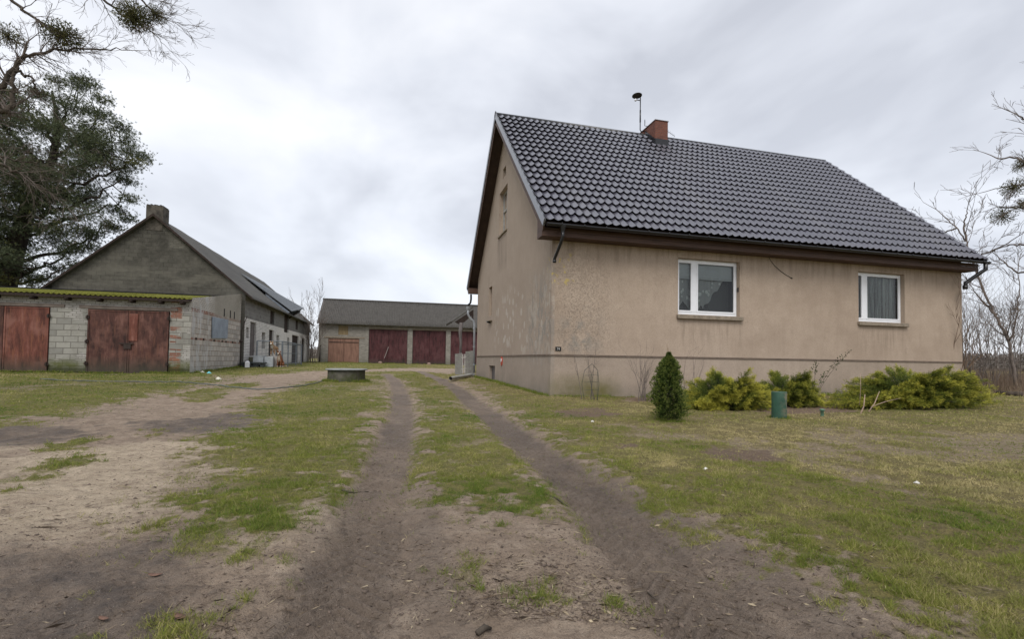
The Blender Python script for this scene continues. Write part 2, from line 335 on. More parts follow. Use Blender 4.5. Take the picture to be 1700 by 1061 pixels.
    c=m.mix(m.math('MULTIPLY',gm,m.ramp(m.noise(1.3,4,.6),(.32,.2),(.6,.9))),c,(.15,.135,.05))
    # streak stains under the gable window, eaves, right end
    uw=m.math('MULTIPLY',m.math('MULTIPLY',m.span(p[1],17.6,19.2,.1),m.span(p[0],4.2,4.3,.02)),m.span(p[2],4.6,5.95,.2))
    c=m.mix(m.math('MULTIPLY',uw,m.ramp(m.noise(3,4,.6,m.vec((1,3,.2))),(.4,0),(.65,.5))),c,(.16,.13,.105))
    m.col(c)
    m.bump(m.math('ADD',m.math('MULTIPLY',m.noise(60,5,.7),.6),m.math('ADD',m.math('MULTIPLY',mid,.7),m.math('MULTIPLY',m.math('MULTIPLY',fr,sp),-.8))),.55,.02)
    return m.m
M['plaster']=plaster('tan_roughcast'); M['plinth']=plaster('plinth_roughcast',True)
def rooftile():
    m=NM('black_metal_tile',.30,1.0);n=m.noise(.7,4,.6);p=m.sep()
    rc=m.ramp(n,(.3,(.045,.043,.060)),(.7,(.062,.059,.080)));rs=m.noise(1.0,4,.6,m.vec((1.7,.12,.12)));rc=m.mix(m.ramp(rs,(.5,0),(.7,.4)),rc,(.10,.095,.10));m.col(rc)
    dmp=m.math('MULTIPLY',m.span(p[0],9.9,11.3,.5),m.span(p[1],14.9,17.6,.8))
    m.rough(m.mix(dmp,m.ramp(m.noise(2,4,.6),(.3,.26),(.7,.36)),(.6,.6,.6)))
    m.b.inputs['Coat Weight'].default_value=1;m.b.inputs['Coat Roughness'].default_value=.3
    m.bump(m.noise(25,3,.6),.04,.01);return m.m
M['tile']=rooftile()
def redbrick():
    m=NM('red_brick',.85,.2);p=m.sep();v=m.comb(m.math('ADD',p[0],p[1]),p[2],0)
    c,f=m.brick((.19,.075,.052),(.13,.052,.040),(.13,.085,.07),.25,.075,.008,v)
    c=m.mix(m.ramp(m.noise(5,5,.6),(.4,0),(.75,.6)),c,(.10,.05,.04));m.col(c);m.bump(f,-.4,.01);return m.m
M['redbrick']=redbrick()
def masonry(name,side,gable=False,kind='garage'):
    m=NM(name,.92,.15);p=m.sep();u=p[1] if side else p[0]
    wob=m.noise(1.5,3,.5);v=m.comb(u,m.math('ADD',p[2],m.math('MULTIPLY',wob,.03)),0)
    n=m.noise(1.2,6,.65);n2=m.noise(6,5,.65);fine=m.noise(30,4,.7)
    w1,f1=m.brick((.46,.44,.41),(.33,.315,.295),(.15,.135,.12),.26,.088,.010,v)
    g1,f2=m.brick((.33,.32,.285),(.22,.215,.195),(.17,.16,.14) if kind!='garage_side' else (.46,.37,.31),.50,.245,.016,v,bias=-.1)
    r1_,f3=m.brick((.30,.12,.075),(.19,.085,.06),(.25,.22,.19),.26,.085,.010,v)
    if kind=='garage_front':
        top=m.span(p[2],2.82,9,.04)
        reg=m.math('MAXIMUM',top,m.ramp(m.noise(1.3,3,.5,m.vec((1,1,1),(2,0,1))),(.60,0),(.63,.9)))
        c=m.mix(reg,g1,w1);f=m.mix(reg,f2,f1)
        rr=m.math('MULTIPLY',m.span(p[0],-8.98,-8.55,.02),m.ramp(m.noise(3.2,2,.5,m.vec((.2,.2,1.6))),(.50,0),(.53,1)))
        c=m.mix(rr,c,r1_)
        mz=m.span(p[2],-1,.72,.13);mossf=.85
    elif kind=='garage_side':
        gB,f2=m.brick((.50,.455,.405),(.335,.315,.285),(.235,.185,.15),.42,.245,.016,v);wB,f1=m.brick((.56,.53,.48),(.42,.40,.365),(.22,.19,.16),.26,.088,.012,v)
        top=m.span(p[2],3.0,9,.05);c=m.mix(top,gB,wB);f=m.mix(top,f2,f1)
        slant=m.math('SUBTRACT',p[2],m.math('MULTIPLY',m.math('SUBTRACT',p[1],23.6),.0))
        band=m.math('MAXIMUM',m.span(slant,2.90,3.06,.02),m.span(p[2],1.68,1.78,.02))
        c=m.mix(m.math('MULTIPLY',band,m.ramp(m.noise(2.5,2,.5),(.38,0),(.45,1))),c,r1_)
        c=m.mix(.06,c,(.60,.54,.48))
        c=m.mix(m.math('MULTIPLY',m.span(p[1],23.5,26.2,.5),m.ramp(m.noise(2,5,.65,m.vec((1,1,.4))),(.5,0),(.6,.8))),c,(.52,.52,.52))
        c=m.mix(m.math('MULTIPLY',m.span(p[1],26.3,30.6,.3),m.span(p[2],2.95,4.6,.15)),c,(.33,.305,.26))
        mz=m.span(p[2],-1,.45,.1);mossf=.3
    elif kind=='barn_side':
        wh,f1=m.brick((.76,.735,.70),(.62,.60,.57),(.22,.20,.18),.26,.09,.011,v)
        top=m.span(p[2],3.22,9,.02);g2,f2=m.brick((.20,.195,.185),(.145,.14,.135),(.26,.25,.235),.42,.245,.014,v)
        c=m.mix(top,wh,g2);f=m.mix(top,f1,f2)
        c=m.mix(m.math('MULTIPLY',m.span(p[1],39,60,2),.7),c,m.mix(top,(.70,.665,.625),(.17,.165,.155)))
        mz=m.span(p[2],-1,.75,.18);mossf=.35
    elif kind=='barn_gable':
        c=m.ramp(n,(.28,(.050,.048,.041)),(.5,(.088,.083,.070)),(.72,(.15,.14,.12)))
        zz=m.math('MULTIPLY',m.span(p[2],4.6,5.9,.3),m.ramp(m.noise(1.6,5,.6,m.vec((.5,1,2))),(.45,0),(.6,.6)))
        c=m.mix(zz,c,(.22,.205,.17))
        blk=m.math('MULTIPLY',m.math('MAXIMUM',m.span(p[0],-9.6,-7,.5),m.math('MULTIPLY',m.span(p[0],-11.9,-10,.1),m.span(p[2],7.0,8.3,.04))),.85)
        wb,f=m.brick((.24,.225,.19),(.17,.16,.135),(.09,.085,.07),.27,.095,.010,v)
        sel=m.math('MULTIPLY',m.span(p[2],7.0,8.5,.04),m.span(p[0],-11.95,-9,.08))
        c=m.mix(m.math('MAXIMUM',m.math('MULTIPLY',sel,.9),m.math('MULTIPLY',m.span(p[0],-9.2,-7,.3),.35)),c,m.mix(sel,g1,wb))
        soot=m.math('MULTIPLY',m.span(p[0],-13.6,-11.9,.35),m.span(p[2],6.6,10,.9))
        c=m.mix(m.math('MULTIPLY',soot,.75),c,(.035,.033,.028))
        gq,fq=m.brick((.15,.142,.12),(.075,.07,.06),(.035,.033,.028),.42,.22,.015,v);c=m.mix(m.ramp(m.noise(.8,4,.6,m.vec((1,1,1),(4,4,4))),(.40,.12),(.62,.55)),c,gq);c=m.mix(.25,c,(.045,.042,.035));mz=m.span(p[2],4.0,4.9,.5);mossf=.0;f2=f
    else:
        c,f=m.brick((.36,.335,.30),(.24,.225,.20),(.15,.135,.12),.30,.10,.012,v)
        c=m.mix(.25,c,(.25,.235,.20));mz=m.span(p[2],-1,.85,.1);mossf=.25
    gk=.35 if kind=='barn_side' else (.5 if kind=='garage_side' else 1)
    c=m.mix(m.ramp(n,(.5,0),(.78,.55*gk)),c,(.13,.12,.10))
    c=m.mix(m.ramp(n2,(.48,0),(.75,.4*gk)),c,(.15,.14,.12))
    if mossf: c=m.mix(m.math('MULTIPLY',mz,m.ramp(m.noise(2.2,5,.6),(.3,.25*mossf),(.6,mossf))),c,(.085,.095,.022))
    if kind=='garage_front':
        c=m.mix(m.math('MULTIPLY',m.span(p[2],-1,.45,.08),.75),c,(.03,.035,.012))
    m.col(c);m.bump(m.math('ADD',m.math('MULTIPLY',f,-1) if f is not None else 0,m.math('MULTIPLY',fine,.5)),.6,.015);return m.m
M['gf']=masonry('garage_front_blocks',0,kind='garage_front');M['gs']=masonry('garage_side_blocks',1,kind='garage_side')
M['bs']=masonry('barn_side_brick',1,kind='barn_side');M['bg']=masonry('barn_gable_render',0,kind='barn_gable')
M['fb']=masonry('store_brick',0,kind='far')
def roofing(name,c1,c2,c3,sc_=1.5,stretch=(1,1,1)):
    m=NM(name,.85,.2);n=m.noise(sc_,6,.7,m.vec(stretch));n2=m.noise(9,5,.7)
    c=m.ramp(n,(.3,c1),(.55,c2));c=m.mix(m.ramp(n2,(.5,0),(.68,.7)),c,c3);m.col(c);m.bump(n2,.4,.02);return m.m
M['felt']=roofing('grey_felt',(.062,.060,.057),(.092,.088,.080),(.125,.115,.09),.8,(1,.3,1))
M['eternit']=roofing('mossy_fibre_cement',(.055,.051,.047),(.082,.076,.070),(.13,.125,.105),2)
M['moss']=roofing('moss_covered_sheet',(.075,.082,.018),(.17,.17,.025),(.07,.065,.025),1.2)
M['sheetblue']=simple('blue_grey_sheet',(.24,.28,.33),.5,.4,.2,.25,2,.1)
def glass():
    m=NM('window_glass',.03,.5);m.t.nodes.remove(m.b)
    tr=m.n('ShaderNodeBsdfTransparent');tr.inputs[0].default_value=(.88,.92,.91,1);gl=m.n('ShaderNodeBsdfGlossy');gl.inputs['Roughness'].default_value=.02
    fr=m.n('ShaderNodeFresnel');fr.inputs[0].default_value=1.55;mx_=m.n('ShaderNodeMixShader');m.l(m.math('MULTIPLY',fr.outputs[0],1.0),mx_.inputs[0]);m.l(tr.outputs[0],mx_.inputs[1]);m.l(gl.outputs[0],mx_.inputs[2]);m.l(mx_.outputs[0],m.o.inputs[0])
    return m.m
M['glass']=glass()
def lace(name,kind):
    m=NM(name,.9,.1);p=m.sep();v=m.comb(p[0],p[2],0)
    if kind:
        m.col((.80,.83,.82));a=m.voro(5.5,m.comb(m.math('MULTIPLY',p[0],1.5),p[2],0));k=m.ramp(a,(.22,1),(.36,0));d=m.ramp(m.noise(55,3,.7,v),(.45,0),(.6,1))
        f=m.math('ADD',m.math('MULTIPLY',m.math('MULTIPLY',k,d),1.0),.36)
    else:
        m.col((.55,.60,.58));st=m.noise(16,3,.6,m.vec((1,1,.03)));f=m.math('ADD',m.math('MULTIPLY',m.ramp(st,(.40,0),(.62,1)),.5),.12)
    m.l(f,m.b.inputs['Alpha']);return m.m
M['lace']=lace('lace_curtain',1);M['net']=lace('net_curtain',0)
M['lace2']=simple('sheer_curtain',(.45,.47,.46),.9,.1,var=.2,bump=0);_b=M['lace2'].node_tree.nodes['Principled BSDF'];_b.inputs['Alpha'].default_value=.16
M['drape']=simple('dark_drape',(.10,.085,.075),.9,.1,var=.2,sc_=2)
# ------------------------------------------------------------------ ground
def ground_mat():
    m=NM('yard_ground',.9,.25);g=m.attr('grass');mud=m.attr('mud');sa=m.attr('sand');bed=m.attr('bed')
    big=m.noise(.7,5,.6);n=m.noise(4,6,.7);n2=m.noise(26,5,.7);n3=m.noise(110,4,.7);n4=m.noise(11,5,.75,m.vec((1,1.6,1)))
    dirt=m.ramp(n,(.3,(.24,.180,.132)),(.5,(.35,.270,.203)),(.68,(.46,.365,.28)))
    dirt=m.mix(m.ramp(n4,(.52,0),(.66,.75)),dirt,(.15,.112,.084))
    sand=m.ramp(n,(.3,(.43,.34,.245)),(.6,(.60,.49,.36)),(.8,(.66,.545,.41)))
    c=m.mix(m.math('MULTIPLY',sa,m.ramp(n4,(.46,1),(.66,.2))),dirt,sand)
    mudc=m.ramp(n2,(.35,(.064,.050,.042)),(.65,(.145,.116,.097)))
    mm=m.math('MULTIPLY',mud,m.ramp(n,(.2,.6),(.55,1)))
    c=m.mix(mm,c,mudc)
    c=m.mix(m.ramp(n3,(.33,.6),(.44,0)),c,(.085,.065,.052))
    c=m.mix(m.ramp(n3,(.6,0),(.76,.6)),c,(.40,.33,.26))
    peb=m.voro(75,None,0);c=m.mix(m.math('MULTIPLY',m.ramp(peb,(.10,.9),(.16,0)),m.ramp(n2,(.5,0),(.56,1))),c,(.40,.36,.31))
    gr=m.ramp(n4,(.25,(.072,.075,.020)),(.46,(.168,.165,.038)),(.62,(.245,.215,.06)),(.8,(.34,.285,.12)))
    xx=m.sep()[0];gr=m.mix(m.math('MULTIPLY',m.span(xx,2.2,60,1.5),m.ramp(big,(.30,.25),(.58,.8))),gr,m.ramp(n4,(.3,(.13,.095,.048)),(.55,(.26,.205,.09)),(.75,(.20,.175,.045))))
    gr=m.mix(m.ramp(n3,(.36,.65),(.52,0)),gr,(.040,.036,.018))
    gr=m.mix(m.ramp(n2,(.54,0),(.70,.65)),gr,(.095,.068,.045))
    c=m.mix(m.ramp(m.math('ADD',g,m.math('MULTIPLY',m.math('SUBTRACT',n2,.5),.9)),(.16,0),(.62,.93)),c,gr)
    c=m.mix(m.math('MULTIPLY',bed,.8),c,m.ramp(n2,(.35,(.12,.080,.052)),(.65,(.23,.155,.105))))
    m.col(c)
    r=m.math('SUBTRACT',.95,m.math('MULTIPLY',mm,m.ramp(n,(.4,.25),(.7,.45))));m.rough(r)
    m.bump(m.math('ADD',m.math('MULTIPLY',n2,.9),m.math('ADD',m.math('MULTIPLY',n3,.5),m.math('MULTIPLY',n4,1.1))),1.0,.045)
    return m.m
va=math.pi/2-YAW
ang=np.concatenate([np.linspace(va-math.radians(56),va+math.radians(56),1000),np.linspace(va+math.radians(56),va-math.radians(56)+2*math.pi,70)[1:-1]])
rad=np.concatenate([[.02],np.geomspace(.3,1.5,12),np.geomspace(1.5,70,660)[1:],np.geomspace(70,4500,36)[1:]])
A_,R_=np.meshgrid(ang,rad); GX=(R_*np.cos(A_)).ravel();GY=(R_*np.sin(A_)).ravel()
P=np.stack([GX,GY],1); fr=[fields(P[i:i+100000]) for i in range(0,len(P),100000)]
fg,fm,fs,fb_,fh=[np.concatenate([q[k] for q in fr]) for k in range(5)]
fh=np.where(R_.ravel()>300,fh-.0*R_.ravel(),fh)
na,nr_=len(ang),len(rad)
I=np.arange(nr_-1)[:,None]*na+np.arange(na)[None,:];J=np.arange(nr_-1)[:,None]*na+(np.arange(na)[None,:]+1)%na
Q=np.stack([I,I+na,J+na,J],-1).reshape(-1,4)
gobj=npmesh('ground',np.stack([GX,GY,fh],1),Q,ground_mat(),None,True,dict(grass=fg,mud=fm,sand=fs,bed=fb_))
tag(gobj,'muddy farmyard ground with wheel ruts, sandy drive and patchy lawn','ground',None,'structure')
def leafmat(name,c0,c1,c2=None,rough=.75,trans=.0):
    m=NM(name,rough,.25);t=m.attr('tint')
    c=m.ramp(t,(0,c0),(.6,c1),(1,c2 or c1));c=m.mix(m.ramp(m.noise(3,3,.5),(.35,.35),(.6,0)),c,tuple(q*.6 for q in c0));m.col(c)
    if trans:
        td=m.n('ShaderNodeBsdfTranslucent');m.l(c,td.inputs[0]);mx_=m.n('ShaderNodeMixShader');mx_.inputs[0].default_value=trans;m.l(m.b.outputs[0],mx_.inputs[1]);m.l(td.outputs[0],mx_.inputs[2]);m.l(mx_.outputs[0],m.o.inputs[0])
    return m.m
def nrm(a): return a/(np.linalg.norm(a,axis=1,keepdims=True)+1e-9)
def blades(name,P,D,Lh,W,tint,mat,parent=None,diamond=False):
    n=len(P);D=nrm(D);s=nrm(np.cross(D,RNG.normal(size=(n,3))));Lh=np.broadcast_to(Lh,(n,))[:,None];W=np.broadcast_to(W,(n,))[:,None]
    if diamond:
        V=np.stack([P,P+D*Lh*.5+s*W,P+D*Lh,P+D*Lh*.5-s*W],1).reshape(-1,3);Fq=np.arange(4*n).reshape(n,4);k=4
    else:
        V=np.stack([P-s*W,P+s*W,P+D*Lh],1).reshape(-1,3);Fq=np.arange(3*n).reshape(n,3);k=3
    return npmesh(name,V,Fq,mat,parent,False,dict(tint=np.repeat(tint,k)))
# short turf as real blades
N=1500000
u=RNG.random(N);ra=np.where(RNG.random(N)<.5,1.9*np.exp(u*math.log(60/1.9)),1/(1/60+u*(1/1.9-1/60)))
aa=va+RNG.uniform(-math.radians(50),math.radians(50),N)
GP=np.stack([ra*np.cos(aa),ra*np.sin(aa)],1)
ff=[fields(GP[i:i+100000]) for i in range(0,N,100000)];g_,h_=[np.concatenate([q[k] for q in ff]) for k in (0,4)]
inh=((GP[:,0]>4.1)&(GP[:,0]<19.4)&(GP[:,1]>12.3)&(GP[:,1]<23.7))|((GP[:,0]<-8)&(GP[:,1]>23.5)&(GP[:,1]<56))|((GP[:,1]>52.8)&(GP[:,0]>-7))
cl=fbm(GP[:,0]*9,GP[:,1]*9,77,3)
keep=(RNG.random(N)<g_*ss(cl,.30,.62)*1.15)&~inh
GP,h_,ra,g_,cl=GP[keep],h_[keep],ra[keep],g_[keep],cl[keep];n=len(GP)
straw=fbm(GP[:,0]*1.1,GP[:,1]*1.1,91,3)
tint=np.clip(RNG.random(n)*.55+(straw-.42)*1.6+ (RNG.random(n)<.08)*.5+.34*ss(GP[:,0],1.5,4.5),0,1)
D=np.stack([RNG.normal(0,.6,n),RNG.normal(0,.6,n),np.ones(n)*.8],1)
EP=[]
def rim(x0,y0,x1,y1,k,w): t=RNG.random(k);return np.stack([x0+(x1-x0)*t+RNG.normal(0,w,k),y0+(y1-y0)*t+RNG.normal(0,w,k)],1)
def ringp(px,py,dy_,r0,r1,k): x,y=gp(px,py);a=RNG.uniform(0,6.28,k);q=RNG.uniform(r0,r1,k);return np.stack([x+q*np.cos(a),y+dy_+q*np.sin(a)],1)
EP=[rim(4.3,12.28,19.3,12.28,5200,.05),rim(4.17,12.3,4.17,23.5,5200,.05),rim(-16.5,23.48,-8.1,23.48,3500,.06),rim(-8.05,23.6,-8.05,31,2600,.06),ringp(572,636,.8,.66,.84,2600),ringp(1298,697,.06,.125,.19,420),ringp(1110,700,0,.02,.30,1300),rim(-6,52.8,10,52.8,2500,.1)]
EP=np.concatenate(EP);eh=fields(EP)[4];kk_=fbm(EP[:,0]*3,EP[:,1]*3,101,3)>.43;EP,eh=EP[kk_],eh[kk_];ne=len(EP)
hh=RNG.uniform(.010,.036,n)*(1+.6*(cl>.6))*np.clip(ra/14,1,1.6);ww=np.maximum(.0013,ra*.00042)*RNG.uniform(.7,1.3,n)
er=np.hypot(EP[:,0],EP[:,1]);GP=np.concatenate([GP,EP]);h_=np.concatenate([h_,eh]);tint=np.concatenate([tint,RNG.random(ne)*.7]);D=np.concatenate([D,np.stack([RNG.normal(0,.4,ne),RNG.normal(0,.4,ne),np.ones(ne)],1)]);hh=np.concatenate([hh,RNG.uniform(.03,.10,ne)*np.clip(er/12,.6,1.5)]);ww=np.concatenate([ww,np.maximum(.0016,er*.00040)])
grs=blades('grass',np.stack([GP[:,0],GP[:,1],h_-.004],1),D,hh,ww,tint,leafmat('grass_blades',(.10,.165,.024),(.245,.255,.05),(.50,.42,.21),.8,.25))
tag(grs,'short patchy winter grass growing over the yard','grass',None,'stuff')
# ------------------------------------------------------------------ walls
def wall(mb,axis,c,u0,u1,z0,top,holes,depth,nsign):
    """outer skin of a wall in the plane axis=c with openings (u0,u1,z0,z1) and reveals going inwards (-nsign)"""
    tp=top if callable(top) else (lambda u:top)
    us=sorted(set([u0,u1]+[h[0] for h in holes]+[h[1] for h in holes]+([q for q in getattr(tp,'br',[]) if u0<q<u1])))
    def pt(u,z,d=0): return (c-nsign*d,u,z) if axis==0 else (u,c-nsign*d,z)
    for a,b in zip(us[:-1],us[1:]):
        hs=sorted([h for h in holes if h[0]<=a+1e-6 and h[1]>=b-1e-6],key=lambda h:h[2]);z=z0
        for h in hs:
            if h[2]>z: mb.poly([pt(a,z),pt(b,z),pt(b,h[2]),pt(a,h[2])])
            z=h[3]
        mb.poly([pt(a,z),pt(b,z),pt(b,tp(b)),pt(a,tp(a))])
    for (a,b,p,q) in holes:
        for s,e in (((a,p),(b,p)),((b,p),(b,q)),((b,q),(a,q)),((a,q),(a,p))):
            mb.poly([pt(*s),pt(*e),pt(*e,depth),pt(*s,depth)])
# ------------------------------------------------------------------ the farmhouse
X0,Y0,HL,HW=4.26,12.389,15.0,11.155; ZP,ZW,ZR,ZE=1.149,4.294,10.396,4.554; O1,O2,E1=.435,.15,.631
X1,Y1=X0+HL,Y0+HW;YM=Y0+HW/2
house=empty('farmhouse',(X0+HL/2,YM,0),'tan rendered farmhouse with steep black tiled roof and brown eaves','house')
W1=(8.12,10.22,2.40,4.05);W2=(14.73,16.68,2.42,4.05);GW=(17.65,18.99,5.95,7.70);SL=(20.15,20.8,2.88,4.15);VT=(17.95,18.45,8.12,8.5);CW=(19.3,20.5,.05,.75)
def gtop(y): return ZE-.12+(ZR-ZE)*(1-abs(y-YM)/(HW/2+E1))
gtop.br=[YM]
b=MB();wall(b,1,Y0,X0,X1,ZP+.02,ZW+.1,[W1,W2],.22,-1);wall(b,0,X0,Y0,Y1,ZP+.02,gtop,[GW,SL,VT],.25,-1)
wall(b,0,X1,Y0,Y1,ZP+.02,gtop,[],.2,1);wall(b,1,Y1,X0,X1,ZP+.02,ZW+.1,[],.2,1);b.build('wall',M['plaster'],house)
b=MB();wall(b,1,Y0-.012,X0-.012,X1+.012,-.4,ZP-.02,[],.2,-1);wall(b,0,X0-.012,Y0-.012,Y1+.012,-.4,ZP-.02,[CW],.25,-1)
wall(b,0,X1+.012,Y0-.012,Y1+.012,-.4,ZP-.02,[],.2,1);wall(b,1,Y1+.012,X0-.012,X1+.012,-.4,ZP-.02,[],.2,1);b.build('plinth',M['plinth'],house)
b=MB()
b.box(X0-.035,Y0-.035,ZP-.022,X1+.035,Y0+.02,ZP+.022);b.box(X0-.035,Y0+.02,ZP-.022,X0+.02,Y1+.02,ZP+.022);b.build('plinth_ledge',simple('ledge_strip',(.15,.115,.09),.85),house)
def metal_roof():
    sl=math.hypot(YM-Y0+E1,ZR-ZE);dy,dz=(YM-Y0+E1)/sl,(ZR-ZE)/sl;xa,xb=X0-O1,X1+O2
    for back in (0,1):
        nu,rows,k=(1240,19,6) if not back else (240,19,2)
        us=np.linspace(xa,xb,nu);per=.232
        ph=(us-xa)/per*np.pi; wv=np.abs(np.sin(ph))
        st=sl/rows; VV=[];QQ=[];nb=0
        for r in range(rows):
            V=[]
            for j,f in enumerate([-1.]+list(np.linspace(0,1,k))):
                ff=max(f,0);s_=np.clip(r*st-.02-wv*.055*(1-ff)**2+ff*(st+.05)+.03,0,sl)
                h=.010+.052*(1-wv)**.9+(1-ff)*.070-(.012 if f<0 else 0)
                y=Y0-E1+dy*s_-dz*h;z=ZE+dz*s_+dy*h
                if back: y=2*YM-y
                V.append(np.stack([us,y,z],1))
            V=np.array(V);m_,n_=V.shape[:2];I=nb+np.arange((m_-1)*n_).reshape(m_-1,n_)[:,:-1]
            Q=np.stack([I,I+1,I+1+n_,I+n_],-1).reshape(-1,4);VV.append(V.reshape(-1,3));QQ.append(Q[:,::-1] if back else Q);nb+=m_*n_
        V=np.concatenate(VV);Q=np.concatenate(QQ)
        o=npmesh('roof',V.reshape(-1,3),Q,M['tile'],house,False)
        bvl=np.zeros(len(Q),bool)
        o.data.polygons.foreach_set('use_smooth',np.ones(len(Q),bool))
        try: o.data.set_sharp_from_angle(angle=math.radians(38))
        except Exception: pass
metal_roof()
sl=math.hypot(YM-Y0+E1,ZR-ZE);dy,dz=(YM-Y0+E1)/sl,(ZR-ZE)/sl
b=MB();b.tube([(X0-O1-.02,YM,ZR+.015),(X1+O2+.02,YM,ZR+.015)],.085,12);b.tube([(X0-O1-.03,YM,ZR+.03),(X0-O1+.0,YM,ZR+.03)],.11,12);b.build('ridge_cap',M['black_metal'],house,True)
# verge flashings on both gables, barge boards, soffits under the overhang
def rake(xa,xb,h0,h1,mat,nm,ins=0.):
    b=MB()
    for s in (1,-1):
        def q(t,h): 
            y=Y0-E1+dy*t-dz*h;z=ZE+dz*t+dy*h
            return (y if s==1 else 2*YM-y,z)
        pr=[q(ins,h0),q(sl,h0),q(sl,h1),q(ins,h1)]
        b.slab([(xa,y,z) for y,z in pr],(xb-xa,0,0))
    return b.build(nm,mat,house)
rake(X0-O1-.03,X0-O1+.025,-.10,.085,M['verge'],'verge_trim');rake(X1+O2-.02,X1+O2+.03,-.08,.075,M['verge'],'verge_trim')
rake(X0-O1+.0,X0-O1+.03,-.27,-.105,M['brown_board'],'barge_board');rake(X0-O1+.035,X0+.002,-.19,-.15,M['soffit'],'soffit');rake(X0-O1+.0,X1+O2,-.06,-.02,M['soffit'],'roof_deck')
b=MB();yf=Y0-.40;zf=4.262
for k in range(2): b.box(X0-O1+.005,yf-.022-.006*k,zf+k*.125,X1+.13,yf,zf+.118+k*.125)
b.box(X0-O1+.005,yf,zf+.002,X1+.13,Y0-.001,zf+.03);b.build('fascia',M['brown_board'],house)
b=MB();b.box(X0-O1+.005,Y1+.001,zf,X1+.13,Y1+.42,zf+.25);b.build('fascia',M['brown_board'],house)
b=MB()
b.slab([(X0-O1+.008,Y0-.44,zf-.01),(X0-O1+.008,Y0+.0,zf-.01),(X0-O1+.008,Y0+.0,zf+.62),(X0-O1+.008,Y0-.44,zf+.26)],(O1-.02,0,0));b.build('eave_box_end',M['brown_board'],house)
# half-round gutter with brackets
def gutter(yc,zc,xa,xb,r=.075):
    b=MB();n=9;V=[]
    for x in (xa,xb):
        for rr in (r,r-.006):
            for k in range(n): a=math.pi+math.pi*k/(n-1);V.append((x,yc+rr*math.cos(a),zc+rr*math.sin(a)))
    Fs=[(k,k+1,2*n+k+1,2*n+k) for k in range(n-1)]+[(n+k+1,n+k,3*n+k,3*n+k+1) for k in range(n-1)]+[(0,2*n,3*n,n),(n-1,2*n-1,4*n-1,3*n-1)]
    b.add(V,Fs)
    for i,x in enumerate((xa,xb)):
        b.add([(x,yc+r*math.cos(math.pi+math.pi*k/(n-1)),zc+r*math.sin(math.pi+math.pi*k/(n-1))) for k in range(n)],[tuple(range(n))])
    for x in np.arange(xa+.4,xb,.62): b.obox((x,yc-r-.004,zc-.005),(.012,0,0),(0,.004,0),(0,0,.03))
    return b.build('gutter',M['black_metal'],house,True)
gutter(Y0-E1-.02,ZE-.025,X0-O1+.05,X1+O2+.1);gutter(Y1+E1+.02,ZE-.025,X0-O1+.05,X1+O2+.1)
gy=Y0-E1-.02
b=MB();b.lathe((X0+.06,gy,ZE-.26),[(.042,0),(.045,.06),(.07,.12),(.085,.2)],14)
b.tube([(X0+.06,gy,ZE-.2),(X0+.06,gy,ZE-.34),(X0+.04,gy+.1,ZE-.5),(X0+.0,gy+.36,ZE-.78),(X0-.01,gy+.42,ZE-.84),(X0-.01,gy+.42,ZE-.93)],.042,12)
b.tube([(X0-.01,gy+.42,ZE-.88),(X0-.01,gy+.42,ZE-.95)],.05,12);b.build('downpipe',M['black_metal'],house,True)
b=MB();xe=X1+O2-.06;b.tube([(xe,gy,ZE-.05),(xe,gy,ZE-.28),(xe-.08,gy+.1,ZE-.38),(xe-.45,gy+.3,ZE-.72),(xe-.47,gy+.3,ZE-.9)],.062,12)
b.tube([(xe-.47,gy+.3,ZE-.8),(xe-.47,gy+.3,ZE-.93)],.072,12);b.build('downpipe',M['black_metal'],house,True)
